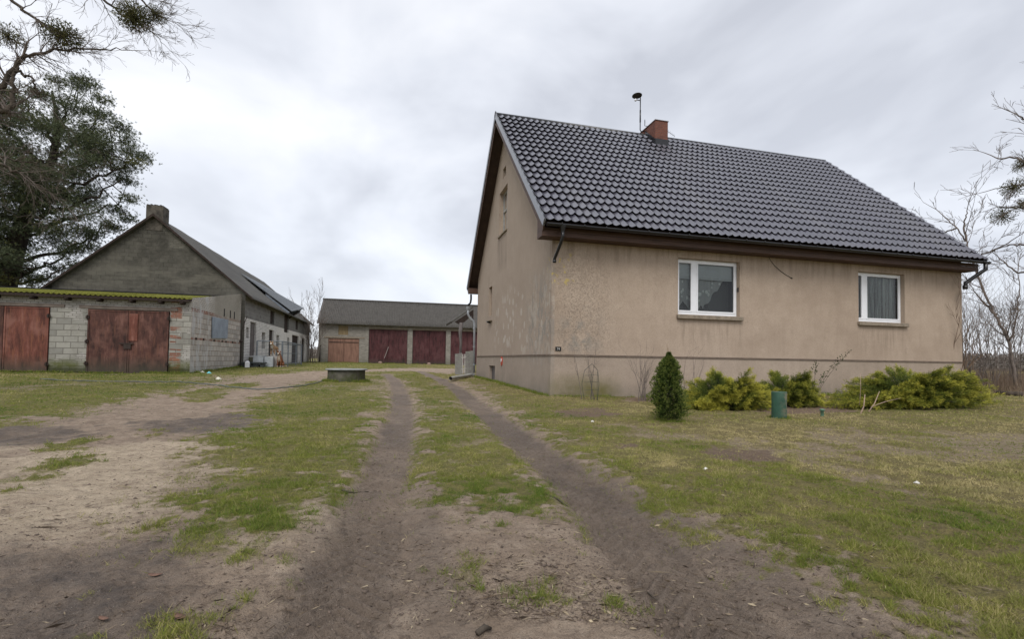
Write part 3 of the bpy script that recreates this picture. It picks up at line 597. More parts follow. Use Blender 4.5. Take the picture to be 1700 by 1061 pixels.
# windows
def window(u0,u1,z0,z1,split,curt):
    w_=.0;yd=Y0+.13;b=MB();fw=.07
    b.box(u0+.01,yd,z0+.005,u0+fw,yd+.06,z1-.005);b.box(u1-fw-.16,yd,z0+.005,u1-.17,yd+.06,z1-.005) if False else b.box(u1-fw,yd,z0+.005,u1-.01,yd+.06,z1-.005)
    b.box(u0+fw,yd,z0+.005,u1-fw,yd+.06,z0+fw+.02);b.box(u0+fw,yd,z1-fw,u1-fw,yd+.06,z1-.005)
    xs=u0+(u1-u0)*split;b.box(xs-.075,yd-.006,z0+fw+.02,xs+.075,yd+.05,z1-fw)
    f=b.build('window',M['white'],house,bevel=.006)
    for a,c in ((u0+fw,xs-.075),(xs+.075,u1-fw)):       # casements
        b=MB();t=.045;za,zb=z0+fw+.02,z1-fw
        b.box(a,yd-.012,za,a+t,yd+.04,zb);b.box(c-t,yd-.012,za,c,yd+.04,zb);b.box(a+t,yd-.012,za,c-t,yd+.04,za+t);b.box(a+t,yd-.012,zb-t,c-t,yd+.04,zb)
        b.build('casement',M['white'],f,bevel=.005)
        b=MB();b.poly([(a+t,yd+.02,za+t),(c-t,yd+.02,za+t),(c-t,yd+.02,zb-t),(a+t,yd+.02,zb-t)]);b.build('pane',M['glass'],f)
    s=MB();s.box(u0-.05,Y0-.09,z0-.13,u1+.07,Y0+.0,z0-.012);s.box(u0+.003,Y0+.0,z0-.02,u1-.003,yd+.02,z0+.003);s.build('sill',M['concrete'],f,bevel=.01)
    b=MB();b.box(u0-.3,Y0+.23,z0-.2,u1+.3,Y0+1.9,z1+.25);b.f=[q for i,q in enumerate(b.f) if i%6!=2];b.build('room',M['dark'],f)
    n=90;us=np.linspace(u0+.05,u1-.05,n);V=[];Q=[]
    def sheet(mat,zlo,zhi,amp,nm,yy,fr_=26):
        V=[];Q=[]
        for k,uu in enumerate(us):
            y=yy+amp*math.sin(uu*fr_)+.3*amp*math.sin(uu*fr_*2.3+1)
            V+=[(uu,y,zlo(uu)),(uu,y,zhi)]
            if k: Q.append((2*k-2,2*k,2*k+1,2*k-1))
        MB().add(V,Q).build(nm,mat,f,True)
    def cut(uu):
        t=(uu-u0)/(u1-u0)
        if t<.3: return z0+.12+.35*max(0,1-abs(t-.17)/.12)*.9
        if t<.5: return z0+.08+(.25*max(0,1-abs(t-.46)/.08))
        return z0+.25+(t-.5)/.5*1.25+.05*math.sin(t*40)
    if curt:
        sheet(M['lace'],cut,z1-.1,.012,'lace_curtain',yd+.16);sheet(M['lace2'],lambda u_:z0+.06,z1-.1,.02,'lace_curtain',yd+.34,19)
        b=MB()
        for k,zz in enumerate(np.arange(z1-.48,z1-.08,.05)): b.obox(((u0+u1)/2,yd+.10,zz),((u1-u0)/2-.1,0,0),(0,.004,.008),(0,-.0008,.018))
        b.box(u0+.1,yd+.09,z1-.56,u1-.1,yd+.115,z1-.515);b.build('blind',simple('blind_slats',(.42,.44,.45),.6,var=.05,bump=0),f)
    else:
        sheet(M['net'],lambda u_:z0+.08,z1-.1,.03,'net_curtain',yd+.16,42)
        b=MB();b.box(u1-.45,yd+.25,z0,u1-.05,yd+.3,z1);b.build('drape',M['drape'],f)
    return f
window(*W1,.30,True);window(*W2,.20,False)
b=MB();b.box(W1[1]-.022,Y0+.05,3.15,W1[1]-.001,Y0+.09,3.29);b.build('window_sensor',M['black_metal'],house)
# gable window with old timber frame, its pane broken light grey
b=MB();xd=X0+.16
yy0,yy1,z0,z1=GW
b.box(xd,yy0,z0,xd+.05,yy0+.08,z1);b.box(xd,yy1-.08,z0,xd+.05,yy1,z1);b.box(xd,yy0+.08,z1-.07,xd+.05,yy1-.08,z1);b.box(xd,yy0+.08,z0,xd+.05,yy1-.08,z0+.08)
b.box(xd-.01,yy0+.08,z0+.95,xd+.045,yy1-.08,z0+1.02);b.box(xd-.012,(yy0+yy1)/2-.035,z0+.08,xd+.04,(yy0+yy1)/2+.035,z1-.07);f=b.build('attic_window',simple('weathered_paint',(.30,.29,.27),.7),house)
b=MB();b.poly([(xd+.03,yy0,z0),(xd+.03,yy1,z0),(xd+.03,yy1,z1),(xd+.03,yy0,z1)]);b.build('pane',M['glass'],f)
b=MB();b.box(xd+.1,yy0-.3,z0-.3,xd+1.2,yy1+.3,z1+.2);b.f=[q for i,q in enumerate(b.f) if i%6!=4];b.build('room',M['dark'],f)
b=MB();b.box(X0-.06,yy0-.05,z0-.07,X0+.0,yy1+.05,z0-.003);b.build('sill',M['concrete'],f,bevel=.008)
for (a,c,p,q),mt in ((SL,M['concrete']),(VT,M['dark']),(CW,M['greywood'])):
    b=MB();b.box(X0+.12,a+.002,p+.002,X0+.17,c-.002,q-.002);b.build('blocked_opening',mt,house)
b=MB();b.tube([(X0-.16,20.4,2.62),(X0+.02,20.4,2.58)],.035,10);b.build('vent_pipe',M['black_metal'],house)
b=MB();b.box(X0-.12,20.0,2.64,X0,20.75,2.68);b.build('slit_sill',M['concrete'],house)
b=MB();b.lathe((0,0,0),[(0,0),(.12,.0),(.12,.03),(0,.03)],14);b.v=[(X0-.012-v[2]-.001,18.06+v[0]*.9,.95+v[1]*1.5) for v in b.v]
o=b.build('plinth_hatch',simple('red_enamel',(.45,.07,.04),.5),house)
b=MB();b.lathe((0,0,0),[(0,0),(.055,.0),(.055,.012),(0,.012)],14);b.v=[(X0-.045-v[2],18.06+v[0]*.9,.98+v[1]*1.3) for v in b.v];b.build('hatch_knob',M['white'],house)
# house number plate
b=MB();b.box(4.38,Y0-.022,1.265,4.545,Y0-.002,1.375);f=b.build('number_plate',simple('black_enamel',(.012,.012,.012),.35,var=.1,bump=0),house,bevel=.004)
tx=bpy.data.curves.new('digits','FONT');tx.body='74';tx.size=.085;tx.extrude=.001;tx.align_x='CENTER';to=bpy.data.objects.new('digits',tx);COL.objects.link(to)
to.location=(4.4625,Y0-.024,1.29);to.rotation_euler=(math.pi/2,0,0)
bpy.context.view_layer.update();dm=bpy.data.meshes.new_from_object(to.evaluated_get(bpy.context.evaluated_depsgraph_get()));dm.transform(to.matrix_world);bpy.data.objects.remove(to)
dg=link('digits',dm,None,f);dm.materials.clear();dm.materials.append(simple('plate_digits',(.6,.6,.58),.5,bump=0,var=.05))
# loose cable on the front wall
wp=[at(*q,1,Y0-.012) for q in [(1275,424),(1279,432),(1286,441),(1296,450),(1306,457),(1313,461)]]
b=MB();b.tube(wp,.007,6);b.tube([wp[-1],wp[-1]+np.array([.05,-.01,-.02])],.015,6);b.build('loose_cable',M['black_metal'],house,True)
# chimney
ch=MB();cx0,cx1,cy0,cy1,cz=10.21,10.78,17.2,18.65,10.72
ch.box(cx0,cy0,9.3,cx1,cy1,cz);chm=ch.build('chimney',M['redbrick'],house,bevel=.01)
b=MB();b.box(cx0-.02,cy0-.02,cz+.001,cx1+.02,cy1+.02,cz+.03);b.build('chimney_cap',simple('mortar_cap',(.09,.06,.05),.9),chm)
b=MB();t0=(cy0-.3-(Y0-E1))/dy
def rp(x,y,h=.05): t=(y-(Y0-E1))/dy; return (x,Y0-E1+dy*t-dz*h,ZE+dz*t+dy*h)
b.slab([rp(cx0-.22,16.85,.055),rp(cx1+.22,16.85,.055),rp(cx1+.2,17.9,.055),rp(cx0-.2,17.9,.055)],(0,-.0,.012))
b.box(cx0-.02,cy0-.02,9.55,cx1+.02,cy0-.002,9.98);b.slab([(cx0-.006,cy0-.02,9.6),(cx0-.006,cy0-.02,9.95),(cx0-.006,17.95,10.62),(cx0-.006,17.95,10.3)],(-.012,0,0));b.build('flashing',M['black_metal'],chm)
# satellite dish on its mast, aerial: bolted on, but things of their own
dish=empty('satellite_dish',(10.1,18.0,10.7),'dark round satellite dish on thin mast beside the brick chimney','satellite dish')
b=MB();b.tube([(10.22,18.0,10.62),(10.02,18.0,10.6),(9.98,18.0,10.66),(9.98,18.0,12.05)],.022,8);b.tube([(9.98,18.0,10.98),(9.98,18.0,11.5)],.03,8);b.build('mast',M['black_metal'],dish,True)
b=MB();Vd=[(0,0),(.10,.008),(.165,.026),(.205,.05)];b.lathe((0,0,0),Vd+[(r,z-.006) for r,z in Vd[::-1]],20)
nn=Vector((.0,.12,1.)).normalized();rot=nn.to_track_quat('Z','Y').to_matrix();cc=Vector((9.8,17.95,12.05))
b.v=[tuple(rot@Vector((v[0],v[1],-v[2]+.05))+cc) for v in b.v];b.build('reflector',simple('dark_dish',(.05,.045,.045),.6),dish,True)
b=MB();b.tube([(9.98,18.0,11.9),(9.78,17.95,11.88)],.018,6);b.build('feed_arm',M['black_metal'],dish)
b=MB();b.lathe((9.72,17.93,11.80),[(0,0),(.045,.01),(.05,.05),(.03,.1),(0,.11)],12);b.build('receiver',M['white'],dish,True)
b=MB();b.tube([(10.2,18.0,10.98),(10.08,17.8,11.0),(10.08,17.8,10.75),(10.2,17.8,10.75)],.014,6);b.build('bracket',M['black_metal'],dish)
an=empty('television_aerial',(10.9,17.9,10.6),'thin grey comb-shaped aerial sticking out right of the chimney','aerial')
b=MB();b.tube([(10.80,17.6,10.66),(11.55,17.9,10.55)],.010,6);b.build('boom',M['grey_metal'],an)
for k in range(6):
    b=MB();t=.12+.16*k;c=np.array([10.80+.75*t,17.6+.3*t,10.66-.11*t]);b.tube([c+np.array([0,0,.09]),c-np.array([0,0,.09])],.006,5);b.build('element',M['grey_metal'],an)
b=MB();b.box(10.785,17.55,10.60,10.87,17.66,10.69);b.build('junction_box',M['white'],an)
# pipework at the rear corner: black elbow, grey downpipe, outlet pipe on the grass
dp=empty('rain_pipe',(4.05,23.9,gz(4.05,23.9)),'tall grey rainwater pipe running down the rear corner of the house','downpipe')
def A25(*q): return at(*q,1,23.95)
b=MB();b.tube([A25(782,489),A25(782,497),A25(781,503),A25(777,507)],.05,10);b.build('elbow',M['black_metal'],dp,True)
b=MB();pb=A25(787,619);b.lathe(tuple(A25(777,516)),[(.05,-.02),(.05,0),(.1,.08),(.11,.2)],14)
b.tube([A25(777,512),A25(777,522),A25(780,528),A25(786,533),A25(787.5,540),A25(787,619)],.052,12)
b.build('pipe',M['grey_metal'],dp,True)
for yy in (545,575,605): b=MB();b.tube([A25(787,yy),A25(787,yy+1.5)],.064,12);b.build('collar',M['grey_metal'],dp)
z=gz(3.2,23.2)
b=MB();q0=np.array(A25(786,622));q1=at(748,628.5,2,z+.08);b.tube([q0+np.array([.02,0,.02]),q0,q0*.75+q1*.25,q1],[.052,.075,.075,.075],14,False);b.tube([q1,q0*.7+q1*.3],.066,14,False)
o=b.build('drain_pipe',simple('pale_pipe',(.36,.36,.34),.6,sc_=3),None,True);tag(o,'pale open pipe lying on the grass at the foot of the downpipe','pipe')
# two weathered boards closing the side passage
gt=empty('side_gate',(3.9,25.6,gz(3.9,25.6)),'weathered grey two-panel wooden gate behind the rear corner of the house','gate')
YG=25.2
def G(*q): return at(*q,1,YG)
M['oldboard']=roofing('lichen_board',(.14,.13,.12),(.24,.23,.22),(.30,.34,.27),2,(1,1,.5))
for (a,c,tl_,tr_,bt) in ((755.5,767,588,586,622),(773,786,584,582,621)):
    b=MB();P4=[G(a,bt),G(c,bt),G(c,tr_),G(a,tl_)];b.slab(P4,(0,.05,0));b.build('panel',M['oldboard'],gt)
for px in (768,771.5): b=MB();b.slab([G(px-.7,621),G(px+.9,621),G(px+.9,588),G(px-.7,588)],(0,-.05,0));b.build('gate_post',simple('pale_post',(.42,.40,.38),.8),gt)
for yy in (595,614): b=MB();b.slab([G(766,yy),G(774,yy-1),G(774,yy-3),G(766,yy-2)],(0,-.03,0));b.build('rail',simple('pale_rail',(.4,.38,.36),.8),gt)
# lean-to porch at the back of the house
po=empty('porch_shelter',(4.2,27,.2),'small dark open porch roof on a bent post behind the house','porch')
YP=26.2
def Pp(*q): return at(*q,1,YP)
b=MB();b.slab([Pp(749.5,533),Pp(786,508),Pp(786,511),Pp(751,536)],(0,2.6,0));b.build('roof',M['felt'],po)
b=MB();b.slab([Pp(755,534.5),Pp(786,514),Pp(786,531),Pp(783,524),Pp(771,535),Pp(762,538)],(0,.12,0));b.build('roof_frame',M['darkwood'],po)
b=MB();b.tube([Pp(766,536),Pp(764,552),Pp(765,570),Pp(763.5,600),Pp(764,620)],[.11,.09,.07,.06,.06],8);b.build('post',M['greywood'],po,True)
# ------------------------------------------------------------------ garages with moss roof
gar=empty('garage_block',(-13,27,.2),'low grey block garage row with rusty doors under a mossy corrugated roof','garage')
GX1,GY0,GY1_=-8.19,23.62,30.6;GX0=-21.
D1=(-16.2,-13.23,.1,2.86);D2=(-11.95,-9.0,.1,2.85)
b=MB();wall(b,1,GY0,GX0,GX1,-.2,3.36,[D1,D2,(-20.5,-17.6,.1,2.86)],.12,-1);b.build('wall',M['gf'],gar)
def stop(y): return 3.46+(y-GY0)/(GY1_-GY0)*1.08
b=MB();wall(b,0,GX1,GY0,GY1_+.25,-.2,stop,[],.1,1);b.build('side_wall',M['gs'],gar)
def corrugated(name,pa,pb_,down,n,per,amp,mat,parent,sm=True,rows=2,thick=True):
    """sheet from edge pa-pb_ (eave) going along vector down, corrugated along the edge"""
    pa,pb_,down=[np.array(q,float) for q in (pa,pb_,down)];e=pb_-pa;Le=np.linalg.norm(e);t=np.linspace(0,1,n)
    nv=np.cross(e,down);nv/=np.linalg.norm(nv);nv*=np.sign(nv[2])
    h=amp*np.cos(t*Le/per*2*np.pi);V=[]
    for k in np.linspace(0,1,rows): V.append(pa+e*t[:,None]+down*k+nv*h[:,None])
    V=np.array(V);sag=.0
    if thick: V=np.concatenate([V-nv*.012,V[::-1]],0)
    m_,n_=V.shape[:2];I=np.arange((m_-1)*n_).reshape(m_-1,n_)[:,:-1];Q=np.stack([I,I+1,I+1+n_,I+n_],-1).reshape(-1,4)
    if thick: L=(m_-1)*n_;J=np.arange(n_-1);Q=np.concatenate([Q,np.stack([L+J,L+J+1,J+1,J],-1)])
    return npmesh(name,V.reshape(-1,3),Q,mat,parent,sm)
mr=corrugated('roof',(GX0-.3,GY0-.30,3.40),(GX1-.10,GY0-.30,3.40),(0,GY1_-GY0+.4,.93),1300,.177,.024,M['moss'],gar,rows=8)
RN=np.random.default_rng(3)
co=np.empty(len(mr.data.vertices)*3,np.float32);mr.data.vertices.foreach_get('co',co);co=co.reshape(-1,3);co[:,2]+=.03*(fbm(co[:,0]*.8,co[:,1]*.8,5,3)-.5);mr.data.vertices.foreach_set('co',co.ravel())
# moss cushions growing on the sheet
n=26000;mx_=RN.uniform(GX0-.2,GX1-.14,n);my=GY0-.30+RN.random(n)**1.5*7.2;mz=3.40+(my-GY0+.3)/(GY1_-GY0+.4)*.93+.005
kp=fbm(mx_*1.6,my*1.6,9,3)>.36;mx_,my,mz=mx_[kp],my[kp],mz[kp];n=len(mx_)
blades('moss',np.stack([mx_,my,mz],1),np.stack([RN.normal(0,.7,n),RN.normal(0,.7,n),np.ones(n)],1),RN.uniform(.012,.03,n),.015,RN.random(n),leafmat('moss_tufts',(.08,.09,.014),(.16,.165,.022),(.24,.22,.04),.9),mr,True)
for x in (-18.5,-17.3,-15.9,-14.95,-13.75,-12.6,-11.5,-10.35,-9.3,-8.5): b=MB();b.tube([(x,GY0-.27,3.22),(x+.02,GY0+.1,3.22)],.075,8);b.build('rafter_end',M['darkwood'],gar,True)
for a,c in ((-16.5,-12.75),(-12.25,-8.72)):
    b=MB();b.box(a,GY0-.03,2.862,c,GY0+.08,3.0);b.build('lintel',simple('lintel',(.17,.14,.12),.85,sc_=3),gar,bevel=.008)
def leaf(u0,u1,z0,z1,y,mat,parent,ribs=True):
    b=MB();n=40;V=[];
    b.box(u0,y,z0,u1,y+.03,z1)
    if ribs:
        for xx in (u0+.03,u1-.03,): b.box(xx-.028,y-.018,z0+.01,xx+.028,y-.001,z1-.01)
        b.box(u0+.06,y-.014,z1-.07,u1-.06,y-.001,z1-.01)
    o=b.build('door',mat,parent,bevel=.004)
    return o
M['rustiron']=simple('dark_iron',(.035,.024,.020),.7)
def hinges(o,x,y,zs):
    for z in zs: b=MB();b.box(x-.06,y-.05,z-.05,x+.06,y-.02,z+.05);b.tube([(x,y-.06,z-.09),(x,y-.06,z+.09)],.022,8);b.build('hinge',M['rustiron'],o)
d=leaf(-11.93,-10.50,.16,2.83,GY0-.02,M['rust'],gar);hinges(d,-11.93,GY0-.02,(.6,1.5,2.5))
d=leaf(-10.485,-9.02,.16,2.83,GY0-.03,M['rust'],gar);hinges(d,-9.02,GY0-.03,(.6,2.55))
b=MB();b.box(-10.78,GY0-.085,1.42,-10.28,GY0-.052,1.47);b.box(-10.62,GY0-.08,1.22,-10.36,GY0-.052,1.41);b.build('bolt',M['rustiron'],d)
b=MB();b.box(-10.46,GY0-.056,1.55,-10.14,GY0-.032,2.70);b.build('patch_sheet',M['rust2'],d,bevel=.01)
d=leaf(-16.18,-14.74,.12,2.84,GY0-.02,M['rust'],gar);d=leaf(-14.72,-13.25,.12,2.84,GY0-.03,M['rust2'],gar);hinges(d,-13.25,GY0-.03,(.55,2.5));leaf(-20.4,-19.1,.12,2.84,GY0-.02,M['rust'],gar);leaf(-19.08,-17.65,.12,2.84,GY0-.02,M['rust'],gar)
b=MB();b.slab([(GX1+.01,26.09,1.82),(GX1+.01,28.36,1.90),(GX1+.01,28.42,2.90),(GX1+.01,26.05,2.85)],(.05,0,0));b.build('window_board',M['sheetblue'],gar,bevel=.01)
for y in (27.9,28.9,29.6): b=MB();b.box(GX1-.01,y-.07,3.02,GX1+.012,y+.05,3.42);b.build('vent_slot',M['dark'],gar)
for y in (24.2,25.1,26.5,27.7,28.3,29.4): b=MB();b.box(GX1-.02,y-.07,1.68,GX1+.025,y+.07,1.78);b.build('beam_end',M['darkwood'],gar)
b=MB();wall(b,1,GY1_,GX0,GX1,-.2,4.4,[],.1,1);wall(b,0,GX0,GY0,GY1_,-.2,3.4,[],.1,-1);b.build('back_wall',M['dark'],gar)
b=MB();b.box(GX0,GY0+.13,-.1,GX1-.12,GY0+.16,3.3);b.build('dark_backing',M['dark'],gar)  # dark sheet added behind the doors so no sky shows through gaps
b=MB();b.box(GX0-.25,GY0-.28,3.26,GX1-.02,GY0-.22,3.37);b.box(GX0-.2,GY0-.05,3.30,GX1-.02,GY0+.1,3.38);b.build('eave_batten',M['darkwood'],gar)
# ------------------------------------------------------------------ the long barn
barn=empty('long_barn',(-12.7,43,.4),'long white brick barn with dark stained gable and sagging grey roof','barn')
BX0,BX1,BY0,BY1,BXM=-17.3,-8.0,30.9,55.1,-12.68;BR=8.72
def btop(x): return 4.62+(BR-.12-4.62)*(1-abs(x-BXM)/(BX1-BXM))
btop.br=[BXM]
b=MB();wall(b,1,BY0,BX0,BX1,-.1,btop,[],.1,-1);b.build('gable_wall',M['bg'],barn)
b=MB();wall(b,1,BY1,BX0,BX1,-.1,btop,[],.1,1);wall(b,0,BX0,BY0,BY1,-.1,4.6,[],.1,-1);b.build('rear_wall',M['bs'],barn)
Hs=[(31.27,31.8,2.05,2.68),(32.1,33.5,1.0,3.08),(34.95,35.85,1.5,2.58),(36.93,38.3,.6,2.88),(39.25,40.2,1.55,2.6),(43.3,44.15,1.6,2.58),(45.35,48.6,.45,2.9),(49.2,49.8,1.6,2.5),(50.24,52.0,.45,2.8),
 (37.12,38.36,3.3,4.25),(41.9,43.7,2.95,4.5),(46.83,48.1,3.45,4.3)]
b=MB();wall(b,0,BX1,BY0,BY1,-.1,4.62,Hs,.25,1);b.build('side_wall',M['bs'],barn)
kinds=['d','g','w','k','w','w','t','w','k','k','k','k']
for h,k in zip(Hs,kinds):
    x=BX1-.14;b=MB()
    if k in 'gkt':
        nb=max(3,int((h[1]-h[0])/.22));st=(h[1]-h[0])/nb
        for i in range(nb): b.box(x,h[0]+i*st+.006,h[2]+.01,x+.03+.004*(i%2),h[0]+(i+1)*st-.006,h[3]-.01)
        if k=='g': b.box(x+.036,h[0]+.02,h[2]+.3,x+.06,h[1]-.02,h[2]+.42);b.box(x+.036,h[0]+.02,h[3]-.75,x+.06,h[1]-.02,h[3]-.68)
        b.build('door',{'g':M['greywood'],'k':M['darkwood'],'t':M['darkwood']}[k],barn)
    else:
        b.box(x-.1,h[0],h[2],x-.05,h[1],h[3]);o=b.build('window',M['dark'],barn)
        if k=='w':
            b=MB();m_=(h[0]+h[1])/2;b.box(x,m_-.03,h[2],x+.04,m_+.03,h[3]);b.box(x,h[0],(h[2]+h[3])/2-.02,x+.038,h[1],(h[2]+h[3])/2+.02);b.build('bars',M['greywood'],o)
b=MB();b.box(-8.0,36.6,.45,-7.97,38.6,.62);b.build('threshold',M['concrete'],barn)
b=MB()
for i in range(3): b.box(BX1+.002,31.95-.0*i,.2,BX1+.95-.3*i,33.6,.45+.25*i)
b.build('doorstep',simple('mossy_concrete',(.12,.115,.08),.9,sc_=3),barn,bevel=.02)
# roof as two undulating skins
def barnroof(s):
    n,k=120,14;ys=np.linspace(BY0-.22,BY1+.25,n);V=[];xe=BX1+.42 if s>0 else BX0-.42;ze=4.62-.42*.88+.05
    for L_ in (0,1):
        for t in (np.linspace(0,1,k) if not L_ else np.linspace(1,0,k)):
            x=BXM+(xe-BXM)*t;z=BR+.06+(ze-BR)*t
            zz=z-.12*math.sin(math.pi*t)*(.5+.5*np.sin((ys-31)/24*math.pi))+.05*(fbm(ys*.5,ys*0+t*4,8,3)-.5)-(.09 if L_==0 else 0)
            V.append(np.stack([np.full(n,x),ys,zz],1))
    V=np.array(V);V=np.concatenate([V,V[:1]],0);m_,n_=V.shape[:2];I=np.arange((m_-1)*n_).reshape(m_-1,n_)[:,:-1];Q=np.stack([I,I+1,I+1+n_,I+n_],-1).reshape(-1,4)
    o=npmesh('roof',V.reshape(-1,3),Q,M['felt'],barn)
    for yy in (BY0-.24,BY1+.26):
        b=MB();b.slab([(BXM,yy,BR-.06),(xe,yy,ze-.06),(xe,yy,ze+.07),(BXM,yy,BR+.09)],(0,.03,0));b.build('barge_edge',M['darkwood'],barn)
barnroof(1);barnroof(-1)
b=MB();b.lathe((0,0,0),[(0,0)],3) if False else None
c=MB();c.box(-13.12,BY0-.02,7.9,-12.28,BY0+.75,9.30);cm=c.build('chimney',simple('sooty_brick',(.075,.066,.055),.95,var=.6,sc_=4,bump=1),barn,bevel=.02)
b=MB()
for i in range(9): x=-13.1+.09*i;b.box(x,BY0-.0,9.301,x+.08,BY0+.7,9.33+.07*random.random())
b.build('broken_rim',simple('sooty_rim',(.05,.045,.04),.95),cm)
# half-open loading dormer with its lifted metal sheet
b=MB();b.slab([(-11.0,41.2,7.3),(-7.35,41.3,4.55),(-7.0,44.6,5.12),(-10.8,46.2,7.28)],(0,0,.05));b.build('dormer_roof',M['sheetblue'] if False else simple('dormer_sheet',(.11,.12,.13),.6),barn)
b=MB();b.slab([(-9.3,41.35,5.9),(-7.5,41.35,4.5),(-7.9,41.35,4.3),(-9.3,41.35,5.4)],(0,.06,0));b.build('dormer_cheek',simple('cheek_sheet',(.15,.17,.20),.6),barn);b=MB();b.slab([(-9.6,44.9,6.2),(-7.3,44.6,4.9),(-7.3,44.6,4.8),(-8.0,44.6,4.35),(-9.6,44.9,5.9)],(0,.06,0));b.build('dormer_cheek',simple('dormer_cheek',(.15,.17,.20),.6),barn)
b=MB();b.box(-8.4,41.6,4.55,-8.0,44.3,5.1);b.build('dormer_opening',M['dark'],barn)
for a in ((-7.6,43.8,4.3,-7.2,44.3,4.95),): b=MB();b.tube([(-7.95,43.6,4.2),(-7.15,44.3,5.05)],.05,6);b.build('strut',M['darkwood'],barn)
# ------------------------------------------------------------------ store building across the yard
b=MB();b.box(BX1-.34,BY0+.2,0,BX1-.3,BY1-.2,4.5);b.build('dark_backing',M['dark'],barn)  # added dark sheet behind the barn openings, stands for the unlit inside
st=empty('store_building',(3,57,.4),'brick store shed across the yard with corrugated roof and big dark red doors','shed')
SX0,SX1,SY0=-6.85,13.5,53.
SD=[(-5.91,-2.86,.3,2.97),(-4.95,-3.98,3.34,4.28),(-1.9,2.05,.3,4.03),(2.6,6.15,.3,4.05),(6.68,10.3,.3,4.07)]
b=MB();wall(b,1,SY0,SX0,SX1,-.1,4.75,SD,.18,-1)
def stp(y): return 4.7+(7.35-4.7)*(1-abs(y-57.2)/4.2)
stp.br=[57.2];wall(b,0,SX0,SY0,61.4,-.1,stp,[],.1,-1);wall(b,1,61.4,SX0,SX1,-.1,4.7,[],.1,1);b.build('wall',M['fb'],st)
b=MB();b.box(SX0+.3,SY0+.3,0,SX1,SY0+.34,4.5);b.build('dark_backing',M['dark'],st)  # dark sheet added inside the store to stop sky showing between doors
for a,c in ((-2.3,-1.93),(2.08,2.57),(6.18,6.65)):
    b=MB();b.box(a,SY0-.05,.2,c,SY0-.002,4.3);b.build('pillar',M['pil'] if 'pil' in M else M.setdefault('pil',masonry('pillar_brick',0,kind='far2')),st)
b=MB();b.box(-2.2,SY0-.045,4.06,SX1,SY0-.003,4.2);b.box(-6.3,SY0-.04,3.0,-2.3,SY0-.003,3.14);b.build('lintel',M['concrete'],st)
for i,h in enumerate((SD[0],SD[2],SD[3],SD[4])):
    mid=(h[0]+h[1])/2;mt=M['orangewood'] if i==0 else M['darkred']
    for a,c in ((h[0]+.02,mid-.01),(mid+.01,h[1]-.02)):
        o=leaf(a,c,h[2]+.02,h[3]-.02,SY0+.04,mt,st,True)
        if i==0: 
            b=MB();b.box(a+.05,SY0+.0,h[3]-.42,c-.05,SY0+.022,h[3]-.36);b.build('hinge_strap',M['rustiron'],o)
b=MB();h=SD[1];b.box(h[0],SY0+.08,h[2],h[1],SY0+.11,h[3]);b.build('hatch',M['palewood'],st)
for s in (1,-1):
    corrugated('roof',(SX0-.15,57.2-s*4.75,4.42),(SX1+.2,57.2-s*4.75,4.42),(0,s*4.75,3.02),900,.177,.03,M['eternit'],st,rows=6)
b=MB();b.tube([(SX0-.18,57.2,7.46),(SX1,57.2,7.46)],.09,8);b.build('ridge_cap',M['eternit'],st,True)
b=MB();b.slab([(SX0-.1,57.2-4.6,4.40),(SX0-.1,57.2,7.32),(SX0-.1,57.2,7.42),(SX0-.1,57.2-4.75,4.44)],(.08,0,0));b.build('barge_board',M['greywood'],st)
b=MB();q=[at(*p,1,SY0-.08) for p in ((645,576),(638,595))];b.tube([q[0],q[1]],.03,6);o=b.build('leaning_pole',simple('pale_stick',(.32,.28,.26),.8),None);tag(o,'thin pale stick leaning on the second big red door of the shed','pole')
for px,c in ((631,1),(712,2)):
    p=at(px,602.5,1,SY0-.5);z=gz(p[0],p[1]);b=MB();b.lathe((p[0],p[1],z-.03),[(0,0),(.2,.02),(.22,.14),(.12,.24),(0,.25)],7)
    o=b.build('door_stone',simple('stone',(.28,.2,.16),.9),None);tag(o,('pale stone at the foot of the second shed door' if c==1 else 'pale stone at the foot of the third shed door'),'stone')
b=MB();p=at(531,585,1,SY0-.3);z=gz(p[0],p[1]);b.tube([(p[0],p[1],z-.1),(p[0],p[1],z+1.6),(p[0]+.12,p[1],z+1.75)],.05,8);o=b.build('standpipe',M['rustiron'],None,True);tag(o,'thin dark iron standpipe at the left corner of the far shed','standpipe')
# ------------------------------------------------------------------ concrete well
wx,wy=gp(572,636);wy+=.8
wz=gz(wx,wy)-.05
wl=empty('concrete_well',(wx,wy,wz),'mossy round concrete well ring with a flat lid in the yard','well')
M['wellc']=NM('mossy_well',.95,.15)
m=M['wellc'];m.col(m.mix(m.ramp(m.noise(2.2,5,.65),(.42,0),(.62,.85)),m.ramp(m.noise(5,6,.7),(.3,(.055,.052,.042)),(.7,(.14,.13,.105))),(.055,.068,.020)));m.bump(m.noise(18,5,.7),.6,.03);M['wellc']=m.m
b=MB();b.lathe((wx,wy,wz),[(.66,-.1),(.67,.1),(.66,.30),(.66,.47),(.58,.47),(.58,.1)],48);b.build('ring',M['wellc'],wl,True)
b=MB();b.lathe((wx,wy,wz),[(0,.472),(.74,.472),(.745,.485),(.74,.51),(.71,.52),(0,.53)],48);b.build('lid',simple('lid_concrete',(.24,.25,.25),.8,sc_=4),wl,True)
